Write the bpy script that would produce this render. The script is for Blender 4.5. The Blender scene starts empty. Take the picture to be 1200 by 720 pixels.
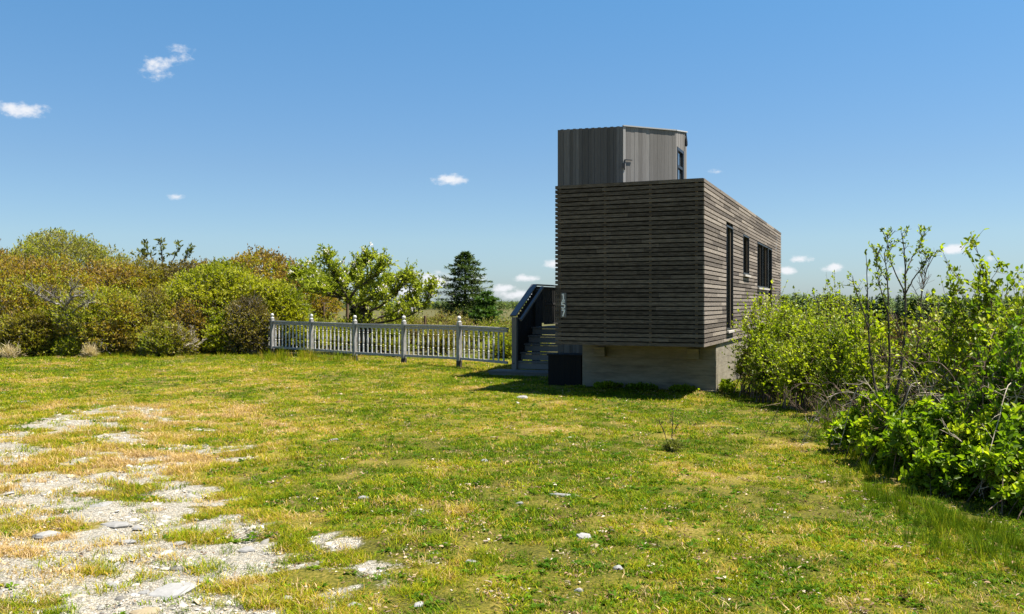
import bpy, math, random
import numpy as np
from mathutils import Vector

random.seed(7)
rng = np.random.default_rng(11)
scene = bpy.context.scene
COL = scene.collection
F, HX, HY, HC = 1034.0, 600.0, 355.0, 1.65     # focal length and horizon in photo pixels, eye height in metres

# ------------------------------------------------------------------ helpers
def link(o, parent=None):
    COL.objects.link(o)
    if parent is not None:
        o.parent = parent
    return o

def empty(name, loc, rz=0.0):
    o = bpy.data.objects.new(name, None)
    o.location = loc
    o.rotation_euler = (0, 0, rz)
    o.empty_display_size = 0.2
    return link(o)

def tag(o, label=None, cat=None, group=None, kind=None):
    if label: o['label'] = label
    if cat: o['category'] = cat
    if group: o['group'] = group
    if kind: o['kind'] = kind
    return o

def X_at(px, Z): return (px - HX) / F * Z
def top_at(py, Z): return HC + (HY - py) / F * Z
def ground_at(px, py):
    Z = HC * F / (py - HY)
    return X_at(px, Z), Z

def mesh_np(name, V, quads=None, tris=None, polys=None, tone=None, mat=None, parent=None, smooth=False, mats=None, midx=None):
    me = bpy.data.meshes.new(name)
    V = np.asarray(V, dtype=np.float32)
    loops, starts, tot = [], [], 0
    for arr in (quads, tris):
        if arr is not None and len(arr):
            a = np.asarray(arr, dtype=np.int32)
            k = a.shape[1]
            starts.append(tot + np.arange(len(a), dtype=np.int32) * k)
            loops.append(a.ravel()); tot += a.size
    if polys:
        for p in polys:
            starts.append(np.array([tot], dtype=np.int32)); loops.append(np.array(p, dtype=np.int32)); tot += len(p)
    loops = np.concatenate(loops); starts = np.concatenate(starts)
    me.vertices.add(len(V)); me.vertices.foreach_set('co', V.ravel())
    me.loops.add(len(loops)); me.loops.foreach_set('vertex_index', loops)
    me.polygons.add(len(starts)); me.polygons.foreach_set('loop_start', starts)
    if midx is not None:
        me.polygons.foreach_set('material_index', np.asarray(midx, dtype=np.int32))
    if smooth:
        me.polygons.foreach_set('use_smooth', np.ones(len(starts), dtype=bool))
    if tone is not None:
        for k, arr in (tone.items() if isinstance(tone, dict) else [('tone', tone)]):
            at = me.attributes.new(k, 'FLOAT', 'POINT')
            at.data.foreach_set('value', np.asarray(arr, dtype=np.float32))
    me.update(calc_edges=True)
    me.validate()
    for m in (mats or ([mat] if mat else [])):
        me.materials.append(m)
    return link(bpy.data.objects.new(name, me), parent)

class MB:
    """collects shapes and links them as one mesh"""
    def __init__(s): s.v = []; s.f = []; s.m = []; s.cur = 0
    def add(s, vs, fs):
        b = len(s.v); s.v += [tuple(v) for v in vs]
        s.f += [tuple(i + b for i in f) for f in fs]; s.m += [s.cur] * len(fs)
    def box(s, x0, x1, y0, y1, z0, z1):
        s.add([(x0,y0,z0),(x1,y0,z0),(x1,y1,z0),(x0,y1,z0),(x0,y0,z1),(x1,y0,z1),(x1,y1,z1),(x0,y1,z1)],
              [(0,3,2,1),(4,5,6,7),(0,1,5,4),(1,2,6,5),(2,3,7,6),(3,0,4,7)])
    def prism(s, pts, z0, z1):
        """vertical prism on a counter-clockwise outline; z1 a number or one height per corner"""
        n = len(pts); zt = z1 if isinstance(z1, (list, tuple)) else [z1]*n
        vs = [(p[0], p[1], z0) for p in pts] + [(p[0], p[1], z) for p, z in zip(pts, zt)]
        fs = [tuple(range(n))[::-1], tuple(range(n, 2*n))] + [(i, (i+1) % n, (i+1) % n + n, i + n) for i in range(n)]
        s.add(vs, fs)
    def bar(s, a, b, w, h, up=(0,0,1)):
        a = Vector(a); b = Vector(b); d = (b-a).normalized(); sd = d.cross(Vector(up)).normalized(); u = sd.cross(d)
        q = [(-w/2,-h/2),(w/2,-h/2),(w/2,h/2),(-w/2,h/2)]
        vs = [a+sd*i+u*j for i, j in q] + [b+sd*i+u*j for i, j in q]
        s.add(vs, [(0,1,2,3),(7,6,5,4),(0,4,5,1),(1,5,6,2),(2,6,7,3),(3,7,4,0)])
    def lathe(s, c, prof, n=10):
        """prof: (radius, z) from below to above"""
        vs = []; fs = []
        for r, z in prof:
            for k in range(n):
                a = 2*math.pi*k/n; vs.append((c[0]+r*math.cos(a), c[1]+r*math.sin(a), c[2]+z))
        for i in range(len(prof)-1):
            for k in range(n):
                fs.append((i*n+k, i*n+(k+1)%n, (i+1)*n+(k+1)%n, (i+1)*n+k))
        fs.append(tuple(range(n))[::-1]); fs.append(tuple(range((len(prof)-1)*n, len(prof)*n)))
        s.add(vs, fs)
    def build(s, name, mat, parent=None, smooth=False, bevel=0.0):
        me = bpy.data.meshes.new(name); me.from_pydata(s.v, [], s.f)
        for m in (mat if isinstance(mat, list) else [mat]): me.materials.append(m)
        me.polygons.foreach_set('material_index', s.m)
        if smooth: me.polygons.foreach_set('use_smooth', [True]*len(s.f))
        me.update()
        o = link(bpy.data.objects.new(name, me), parent)
        if bevel:
            b = o.modifiers.new('bevel', 'BEVEL'); b.width = bevel; b.segments = 2; b.limit_method = 'ANGLE'
        return o

# value noise --------------------------------------------------------------
_lat = np.random.default_rng(3).random((256, 256))
def vnoise(x, y):
    xi = np.floor(x).astype(int); yi = np.floor(y).astype(int)
    fx = x - xi; fy = y - yi
    fx = fx*fx*(3-2*fx); fy = fy*fy*(3-2*fy)
    g = lambda i, j: _lat[i % 256, j % 256]
    return (g(xi,yi)*(1-fx)+g(xi+1,yi)*fx)*(1-fy) + (g(xi,yi+1)*(1-fx)+g(xi+1,yi+1)*fx)*fy
def fbm(x, y, o=4):
    x = np.asarray(x, float); y = np.asarray(y, float)
    t = 0; a = .5; n = 0
    for k in range(o):
        t = t + a*vnoise(x*2**k+17.3*k+100, y*2**k+9.1*k+100); n += a; a *= .5
    return t/n
def sstep(a, b, x):
    t = np.clip((np.asarray(x, float)-a)/(b-a), 0, 1); return t*t*(3-2*t)

def gz(x, y):
    x = np.asarray(x, float); y = np.asarray(y, float)
    near = (fbm(x*.35, y*.35, 3)-.5)*.12 + (fbm(x*2.1+40, y*2.1, 2)-.5)*.035
    near = near*sstep(3, 6, y)
    return near*(1-sstep(40, 60, y)) - 5.5*sstep(42, 115, y)

def gravel(x, y):
    x = np.asarray(x, float); y = np.asarray(y, float)
    edge = -1.05 - .44*(y-4.67)
    d = (edge - x)/1.5
    n = (fbm(x*.55+3, y*.9+8, 4)-.5)*3.6
    fine = (fbm(x*3.1+5, y*4.2, 4)-.5)*2.0 + (fbm(x*8+5, y*11, 3)-.5)*1.5
    g = sstep(.0, .5, np.clip(d, -2, .95) + n + fine - .055*np.clip(y-7.5, 0, 99))
    g = g*sstep(17.5, 9, y)**.6*sstep(-1.1, -.2, d)
    g = g*(1-sstep(.535, .63, fbm(x*1.5+77, y*2.9+13, 5)+(fbm(x*9, y*9, 2)-.5)*.16)*(.97-.25*sstep(9, 5, y)))
    # a few bare spots further into the lawn
    sp = sstep(.70, .80, fbm(x*1.3+31, y*1.3+4, 4))*sstep(3.2, .8, np.abs(x+.9-.1*y))*sstep(11, 5.5, y)
    return np.clip(np.maximum(g, sp*.5), 0, 1)

def dryness(x, y):
    x = np.asarray(x, float); y = np.asarray(y, float)
    left = sstep(1.5, -4.0, x + .22*(y-5))
    d = .14 + .36*left*sstep(26, 10, y) + (fbm(x*.5+60, y*.7, 4)-.5)*1.1 + (fbm(x*2.5, y*2.5+70, 3)-.5)*1.1
    d = d + .06*sstep(14, 20, y)
    return np.clip(d, 0, 1)

# ------------------------------------------------------------------ materials
def new_mat(name):
    m = bpy.data.materials.new(name); m.use_nodes = True
    nt = m.node_tree; nt.nodes.clear()
    out = nt.nodes.new('ShaderNodeOutputMaterial')
    return m, nt, out
def N(nt, t, **kw):
    n = nt.nodes.new(t)
    for k, v in kw.items():
        if k in n.inputs: n.inputs[k].default_value = v
        else: setattr(n, k, v)
    return n
def ramp(nt, fac, stops, interp='LINEAR'):
    r = nt.nodes.new('ShaderNodeValToRGB'); cr = r.color_ramp; cr.interpolation = interp
    while len(cr.elements) < len(stops): cr.elements.new(.5)
    for e, (p, c) in zip(cr.elements, stops):
        e.position = p; e.color = (*c, 1) if len(c) == 3 else c
    if fac is not None: nt.links.new(fac, r.inputs[0])
    return r
def mixc(nt, fac, a, b, mode='MIX'):
    n = nt.nodes.new('ShaderNodeMix'); n.data_type = 'RGBA'; n.blend_type = mode
    for s, v in ((n.inputs[0], fac), (n.inputs[6], a), (n.inputs[7], b)):
        if hasattr(v, 'links'): nt.links.new(v, s)
        else: s.default_value = v if isinstance(v, (int, float)) else (*v, 1)
    return n.outputs[2]

LK = 1.2
def leaf_mat(name, stops, trans=.35, rough=.55, spec=.25, tsc=(1.15, 1.25, .6)):
    m, nt, out = new_mat(name)
    at = N(nt, 'ShaderNodeAttribute', attribute_name='tone')
    r = ramp(nt, at.outputs['Fac'], [(q, tuple(v*LK for v in c)) for q, c in stops])
    p = N(nt, 'ShaderNodeBsdfPrincipled', Roughness=rough); p.inputs['Specular IOR Level'].default_value = spec
    t = N(nt, 'ShaderNodeBsdfTranslucent')
    nt.links.new(r.outputs[0], p.inputs['Base Color'])
    nt.links.new(mixc(nt, 1.0, r.outputs[0], tsc, 'MULTIPLY'), t.inputs['Color'])
    mx = N(nt, 'ShaderNodeMixShader'); mx.inputs[0].default_value = trans+.1
    nt.links.new(p.outputs[0], mx.inputs[1]); nt.links.new(t.outputs[0], mx.inputs[2])
    nt.links.new(mx.outputs[0], out.inputs[0])
    return m

def plain_mat(name, stops, scale=(8, 8, 8), rough=.85, island=.6, bump=.25, noise=4.0, spec=.2, metallic=0.0, detail=6):
    """mottled material: a colour ramp run by stretched noise plus one random value per separate piece"""
    m, nt, out = new_mat(name)
    tc = N(nt, 'ShaderNodeTexCoord'); mp = N(nt, 'ShaderNodeMapping'); mp.inputs['Scale'].default_value = scale
    nt.links.new(tc.outputs['Object'], mp.inputs[0])
    nz = N(nt, 'ShaderNodeTexNoise'); nz.inputs['Scale'].default_value = noise; nz.inputs['Detail'].default_value = detail
    nz.inputs['Roughness'].default_value = .65
    nt.links.new(mp.outputs[0], nz.inputs['Vector'])
    ge = N(nt, 'ShaderNodeNewGeometry')
    # value = noise*(1-island) + random*island
    a = N(nt, 'ShaderNodeMath', operation='MULTIPLY'); nt.links.new(nz.outputs['Fac'], a.inputs[0]); a.inputs[1].default_value = 1-island
    b = N(nt, 'ShaderNodeMath', operation='MULTIPLY_ADD'); nt.links.new(ge.outputs['Random Per Island'], b.inputs[0]); b.inputs[1].default_value = island
    nt.links.new(a.outputs[0], b.inputs[2])
    r = ramp(nt, b.outputs[0], stops)
    p = N(nt, 'ShaderNodeBsdfPrincipled', Roughness=rough, Metallic=metallic); p.inputs['Specular IOR Level'].default_value = spec
    nt.links.new(r.outputs[0], p.inputs['Base Color'])
    if bump:
        bp = N(nt, 'ShaderNodeBump'); bp.inputs['Strength'].default_value = bump; bp.inputs['Distance'].default_value = .01
        nt.links.new(nz.outputs['Fac'], bp.inputs['Height']); nt.links.new(bp.outputs[0], p.inputs['Normal'])
    nt.links.new(p.outputs[0], out.inputs[0])
    return m

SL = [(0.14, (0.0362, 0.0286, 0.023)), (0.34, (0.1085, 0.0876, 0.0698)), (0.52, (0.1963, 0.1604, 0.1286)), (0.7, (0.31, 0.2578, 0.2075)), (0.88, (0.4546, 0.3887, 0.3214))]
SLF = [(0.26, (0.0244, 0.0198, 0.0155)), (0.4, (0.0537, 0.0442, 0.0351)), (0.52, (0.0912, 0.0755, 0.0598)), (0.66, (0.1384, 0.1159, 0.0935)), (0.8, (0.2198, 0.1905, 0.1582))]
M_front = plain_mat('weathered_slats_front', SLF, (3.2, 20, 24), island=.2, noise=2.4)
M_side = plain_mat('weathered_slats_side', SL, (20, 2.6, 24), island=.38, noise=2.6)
M_tower = plain_mat('weathered_sun_toned_boards', [(0.2, (0.108, 0.099, 0.0882)), (0.42, (0.1665, 0.153, 0.1377)), (0.6, (0.2025, 0.1872, 0.171)), (0.85, (0.306, 0.2862, 0.261))], (35, 35, 1.0), island=.34, noise=3)  # weathered boards, with the sunlit faces' brightness put into the colour
M_towerfront = plain_mat('shade_toned_upright_boards', [(0.2, (0.0622, 0.0583, 0.0547)), (0.45, (0.0987, 0.0935, 0.0891)), (0.62, (0.1207, 0.1152, 0.111)), (0.85, (0.1974, 0.1907, 0.1837))], (35, 35, 1.0), island=.4, noise=3)  # same boards darkened in colour for the shaded front face
M_batten = plain_mat('brown_battens', [(.2, (.06,.045,.03)), (.8, (.16,.12,.08))], (20, 20, 2))
M_membrane = plain_mat('black_membrane', [(.2, (.010,.010,.010)), (.9, (.022,.021,.020))], bump=.05)
M_black = plain_mat('black_painted_wood', [(.2, (.004,.004,.004)), (.9, (.010,.010,.010))], (3, 3, 20), island=.3, rough=.7)
M_frame = plain_mat('black_window_frame', [(.2, (.010,.010,.011)), (.9, (.025,.025,.027))], rough=.45, bump=.02, spec=.5)
M_roof = plain_mat('dark_roofing', [(.2, (.03,.03,.03)), (.9, (.07,.07,.07))])
M_metal = plain_mat('zinc_edge', [(.2, (.33,.32,.31)), (.9, (.5,.49,.47))], rough=.5, bump=.02, spec=.5)
M_sill = plain_mat('pale_sill', [(.2, (.38,.34,.29)), (.9, (.55,.5,.44))], (10, 10, 10))
M_stair = plain_mat('grey_deck_boards', [(0.2, (0.068, 0.0646, 0.0578)), (0.5, (0.1275, 0.119, 0.1088)), (0.9, (0.221, 0.2074, 0.187))], (3, 30, 30), island=.5, noise=3)
M_stairv = plain_mat('shade_darkened_stair_boards', [(.2, (.016,.015,.013)), (.5, (.028,.026,.023)), (.9, (.055,.051,.046))], (30, 30, 2), island=.5, noise=3)  # stair boards' shade painted in as a near-black colour
M_rail = plain_mat('stained_handrail', [(.2, (.055,.06,.07)), (.9, (.11,.115,.125))], (25, 3, 25), island=.3, rough=.42, spec=.5)
M_newel = plain_mat('bare_newel_wood', [(.2, (.13,.115,.095)), (.9, (.27,.245,.21))], (25, 25, 2), island=.3, noise=3)
M_white = plain_mat('chipped_white_paint', [(.30, (.16,.15,.135)), (.42, (.46,.445,.415)), (.6, (.62,.605,.575)), (.9, (.69,.68,.655))], (14, 14, 9), island=.25, noise=2, rough=.6, bump=.1)
M_greypost = plain_mat('worn_white_posts', [(.30, (.13,.125,.118)), (.45, (.27,.26,.24)), (.62, (.44,.425,.40)), (.9, (.55,.535,.51))], (9, 9, 3), island=.2, noise=2, rough=.7, bump=.15)
M_rot = plain_mat('dark_weathered_post_foot', [(.2, (.03,.025,.02)), (.9, (.09,.075,.06))], (9, 9, 3))
M_greyrail = plain_mat('worn_grey_rail', [(.2, (.16,.155,.15)), (.5, (.30,.295,.285)), (.9, (.55,.54,.52))], (6, 6, 20), island=.3, noise=2)
M_digit = plain_mat('white_numerals', [(.2, (.72,.72,.72)), (.9, (.82,.82,.82))], bump=0, rough=.5)
M_plaque = plain_mat('grey_plaque', [(.2, (.11,.11,.11)), (.9, (.17,.165,.16))], bump=.05)
M_post = plain_mat('old_brown_posts', [(.2, (.07,.045,.028)), (.5, (.15,.095,.055)), (.9, (.26,.18,.11))], (20, 20, 2), noise=3)
M_stone = plain_mat('pale_slate_stone', [(.2, (.15,.143,.13)), (.45, (.225,.215,.197)), (.7, (.285,.274,.254)), (.9, (.34,.328,.305))], (6, 6, 12), island=.35, noise=3, bump=.5)
M_ochre = plain_mat('ochre_slate_stone', [(.2, (.19,.145,.08)), (.6, (.29,.23,.14)), (.9, (.34,.28,.19))], (6, 6, 12), island=.3, noise=3, bump=.5)
M_bark = plain_mat('dark_bark', [(.2, (.028,.022,.017)), (.5, (.06,.048,.038)), (.9, (.13,.11,.09))], (20, 20, 5), island=.4)
M_greybark = plain_mat('grey_bark', [(.1, (.09,.078,.066)), (.5, (.20,.175,.15)), (.9, (.38,.35,.31))], (20, 20, 5), island=.6)
M_twig = plain_mat('brown_twigs', [(.1, (.045,.03,.02)), (.5, (.12,.08,.055)), (.9, (.25,.18,.125))], (20, 20, 5), island=.7)
M_deadstem = plain_mat('bleached_dead_stems', [(.1, (.22,.17,.12)), (.5, (.38,.31,.23)), (.9, (.55,.48,.38))], (20, 20, 5), island=.7)

def glass_mat():
    m, nt, out = new_mat('dark_window_glass')
    p = N(nt, 'ShaderNodeBsdfPrincipled', Roughness=.04); p.inputs['Base Color'].default_value = (.008,.009,.010,1)
    p.inputs['Specular IOR Level'].default_value = .5
    nt.links.new(p.outputs[0], out.inputs[0]); return m
M_glass = glass_mat()
def clear_glass():
    m, nt, out = new_mat('sky_blue_glass')
    p = N(nt, 'ShaderNodeBsdfPrincipled', Roughness=.03); p.inputs['Base Color'].default_value = (.03,.035,.04,1)
    p.inputs['IOR'].default_value = 2.3; p.inputs['Specular IOR Level'].default_value = .9
    nt.links.new(p.outputs[0], out.inputs[0]); return m
M_glass_hi = clear_glass()

def concrete_mat():
    m, nt, out = new_mat('board_marked_concrete')
    tc = N(nt, 'ShaderNodeTexCoord')
    nz = N(nt, 'ShaderNodeTexNoise'); nz.inputs['Scale'].default_value = 2.2; nz.inputs['Detail'].default_value = 8; nz.inputs['Roughness'].default_value = .7
    mp = N(nt, 'ShaderNodeMapping'); mp.inputs['Scale'].default_value = (1.2, 1.2, 5)
    nt.links.new(tc.outputs['Object'], mp.inputs[0]); nt.links.new(mp.outputs[0], nz.inputs['Vector'])
    r = ramp(nt, nz.outputs['Fac'], [(.25, (.15,.127,.093)), (.5, (.24,.208,.155)), (.75, (.33,.29,.225))])
    w = N(nt, 'ShaderNodeTexWave', wave_type='BANDS', bands_direction='Z', wave_profile='SAW'); w.inputs['Scale'].default_value = 2.1
    w.inputs['Distortion'].default_value = .35; w.inputs['Detail'].default_value = 2
    nt.links.new(tc.outputs['Object'], w.inputs['Vector'])
    wr = ramp(nt, w.outputs['Fac'], [(.0, (.75,.75,.75)), (.05, (1,1,1)), (.95, (.93,.93,.93)), (1, (.78,.78,.78))])
    c = mixc(nt, 1.0, r.outputs[0], wr.outputs[0], 'MULTIPLY')
    p = N(nt, 'ShaderNodeBsdfPrincipled', Roughness=.9); p.inputs['Specular IOR Level'].default_value = .2
    nt.links.new(c, p.inputs['Base Color'])
    bp = N(nt, 'ShaderNodeBump'); bp.inputs['Strength'].default_value = .5; bp.inputs['Distance'].default_value = .01
    nt.links.new(wr.outputs[0], bp.inputs['Height']); nt.links.new(bp.outputs[0], p.inputs['Normal'])
    nt.links.new(p.outputs[0], out.inputs[0]); return m
M_conc = concrete_mat()

def ground_mat():
    m, nt, out = new_mat('turf_and_gravel')
    ag = N(nt, 'ShaderNodeAttribute', attribute_name='gravel'); ad = N(nt, 'ShaderNodeAttribute', attribute_name='dry')
    af = N(nt, 'ShaderNodeAttribute', attribute_name='far')
    tc = N(nt, 'ShaderNodeTexCoord')
    n1 = N(nt, 'ShaderNodeTexNoise'); n1.inputs['Scale'].default_value = 9; n1.inputs['Detail'].default_value = 8; n1.inputs['Roughness'].default_value = .75
    n2 = N(nt, 'ShaderNodeTexNoise'); n2.inputs['Scale'].default_value = 45; n2.inputs['Detail'].default_value = 5; n2.inputs['Roughness'].default_value = .7
    nt.links.new(tc.outputs['Object'], n1.inputs['Vector']); nt.links.new(tc.outputs['Object'], n2.inputs['Vector'])
    # turf
    s = N(nt, 'ShaderNodeMath', operation='MULTIPLY_ADD'); nt.links.new(n2.outputs['Fac'], s.inputs[0]); s.inputs[1].default_value = 1.5
    s2 = N(nt, 'ShaderNodeMath', operation='MULTIPLY_ADD'); nt.links.new(ad.outputs['Fac'], s2.inputs[0]); s2.inputs[1].default_value = .55; s2.inputs[2].default_value = -.48
    nt.links.new(s2.outputs[0], s.inputs[2])
    turf = ramp(nt, s.outputs[0], [(.05, (.030,.032,.008)), (.35, (.10,.095,.012)), (.55, (.19,.15,.025)), (.75, (.27,.19,.075)), (1, (.38,.29,.17))])
    # gravel: chips of slate
    v = N(nt, 'ShaderNodeTexVoronoi', feature='F1'); v.inputs['Scale'].default_value = 75; v.inputs['Randomness'].default_value = 1
    mpv = N(nt, 'ShaderNodeMapping'); mpv.inputs['Scale'].default_value = (1, 1, .3)
    nt.links.new(tc.outputs['Object'], mpv.inputs[0]); nt.links.new(mpv.outputs[0], v.inputs['Vector'])
    sep = N(nt, 'ShaderNodeSeparateColor'); nt.links.new(v.outputs['Color'], sep.inputs[0])
    gr = ramp(nt, sep.outputs[0], [(0.0, (0.198, 0.1815, 0.1452)), (0.35, (0.352, 0.3267, 0.2673)), (0.7, (0.473, 0.44, 0.3685)), (0.88, (0.451, 0.3685, 0.242)), (1, (0.572, 0.539, 0.473))])
    gd = ramp(nt, v.outputs['Distance'], [(.2, (1,1,1)), (.85, (.6,.58,.54))])
    grav = mixc(nt, 1.0, gr.outputs[0], gd.outputs[0], 'MULTIPLY')
    # broken edge of the gravel
    e = N(nt, 'ShaderNodeMath', operation='MULTIPLY_ADD'); nt.links.new(n2.outputs['Fac'], e.inputs[0]); e.inputs[1].default_value = 1.7
    e2 = N(nt, 'ShaderNodeMath', operation='ADD'); nt.links.new(ag.outputs['Fac'], e2.inputs[0]); e2.inputs[1].default_value = -.85
    nt.links.new(e2.outputs[0], e.inputs[2])
    er = ramp(nt, e.outputs[0], [(.32, (0,0,0)), (.66, (1,1,1))])
    c = mixc(nt, er.outputs[0], turf.outputs[0], grav)
    # beyond the yard: heath
    n3 = N(nt, 'ShaderNodeTexNoise'); n3.inputs['Scale'].default_value = .35; n3.inputs['Detail'].default_value = 9; n3.inputs['Roughness'].default_value = .7
    nt.links.new(tc.outputs['Object'], n3.inputs['Vector'])
    fr = ramp(nt, n3.outputs['Fac'], [(.3, (.045,.052,.016)), (.5, (.085,.08,.028)), (.68, (.13,.10,.045))])
    c = mixc(nt, af.outputs['Fac'], c, fr.outputs[0])
    p = N(nt, 'ShaderNodeBsdfPrincipled', Roughness=.95); p.inputs['Specular IOR Level'].default_value = .1
    nt.links.new(c, p.inputs['Base Color'])
    hm = N(nt, 'ShaderNodeMath', operation='MULTIPLY'); nt.links.new(v.outputs['Distance'], hm.inputs[0]); nt.links.new(er.outputs[0], hm.inputs[1])
    hs = N(nt, 'ShaderNodeMath', operation='SUBTRACT'); nt.links.new(n2.outputs['Fac'], hs.inputs[0]); nt.links.new(hm.outputs[0], hs.inputs[1])
    bp = N(nt, 'ShaderNodeBump'); bp.inputs['Strength'].default_value = .8; bp.inputs['Distance'].default_value = .02
    nt.links.new(hs.outputs[0], bp.inputs['Height']); nt.links.new(bp.outputs[0], p.inputs['Normal'])
    nt.links.new(p.outputs[0], out.inputs[0]); return m
M_ground = ground_mat()

def grass_mat(name, stops, trans=.35):
    m, nt, out = new_mat(name)
    at = N(nt, 'ShaderNodeAttribute', attribute_name='tint', attribute_type='INSTANCER')
    bl = N(nt, 'ShaderNodeAttribute', attribute_name='tone')
    s = N(nt, 'ShaderNodeMath', operation='MULTIPLY_ADD'); nt.links.new(bl.outputs['Fac'], s.inputs[0]); s.inputs[1].default_value = .5
    s0 = N(nt, 'ShaderNodeMath', operation='ADD'); nt.links.new(at.outputs['Fac'], s0.inputs[0]); s0.inputs[1].default_value = -.25
    nt.links.new(s0.outputs[0], s.inputs[2])
    r = ramp(nt, s.outputs[0], stops)
    vv = N(nt, 'ShaderNodeAttribute', attribute_name='val')
    col = mixc(nt, 1.0, r.outputs[0], vv.outputs['Color'], 'MULTIPLY')
    d = N(nt, 'ShaderNodeBsdfPrincipled', Roughness=.6); d.inputs['Specular IOR Level'].default_value = .06
    t = N(nt, 'ShaderNodeBsdfTranslucent')
    nt.links.new(col, d.inputs['Base Color']); nt.links.new(col, t.inputs['Color'])
    mx = N(nt, 'ShaderNodeMixShader'); mx.inputs[0].default_value = trans
    nt.links.new(d.outputs[0], mx.inputs[1]); nt.links.new(t.outputs[0], mx.inputs[2]); nt.links.new(mx.outputs[0], out.inputs[0])
    return m
GR = [(0.0, (0.0725, 0.1346, 0.0047)), (0.25, (0.1755, 0.2515, 0.0059)), (0.46, (0.3217, 0.3334, 0.007)), (0.64, (0.3978, 0.3159, 0.0164)), (0.8, (0.4914, 0.3042, 0.0585)), (1, (0.6318, 0.4563, 0.234))]
M_grass = grass_mat('lawn_blades', GR)

def tinted_stone():
    m, nt, out = new_mat('gravel_chips')
    at = N(nt, 'ShaderNodeAttribute', attribute_name='tint', attribute_type='INSTANCER')
    r = ramp(nt, at.outputs['Fac'], [(0.0, (0.11, 0.1012, 0.0869)), (0.25, (0.286, 0.2673, 0.2277)), (0.6, (0.44, 0.4125, 0.3575)), (0.8, (0.44, 0.3465, 0.22)), (1, (0.594, 0.5665, 0.5115))])
    p = N(nt, 'ShaderNodeBsdfPrincipled', Roughness=.8); p.inputs['Specular IOR Level'].default_value = .25
    nt.links.new(r.outputs[0], p.inputs['Base Color']); nt.links.new(p.outputs[0], out.inputs[0]); return m
M_chips = tinted_stone()

# ------------------------------------------------------------------ camera, light, sky
cam = bpy.data.cameras.new('camera'); co = bpy.data.objects.new('camera', cam); COL.objects.link(co)
co.location = (0, 0, HC); co.rotation_euler = (math.radians(90), 0, 0)
cam.sensor_width = 36; cam.lens = 36*F/1200; cam.shift_y = -(360-HY)/1200
cam.clip_start = .05; cam.clip_end = 20000
scene.camera = co

SUN_EL, SUN_AZ = math.radians(66), math.radians(94)       # azimuth from +Y towards +X
sd = Vector((math.sin(SUN_AZ)*math.cos(SUN_EL), math.cos(SUN_AZ)*math.cos(SUN_EL), math.sin(SUN_EL)))
sun = bpy.data.lights.new('sun', 'SUN'); so = bpy.data.objects.new('sun', sun); COL.objects.link(so)
sun.energy = 5.0; sun.angle = math.radians(.55); sun.color = (1, .955, .88)
so.rotation_euler = (-sd).to_track_quat('-Z', 'Y').to_euler(); so.location = (20, 0, 30)

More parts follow.
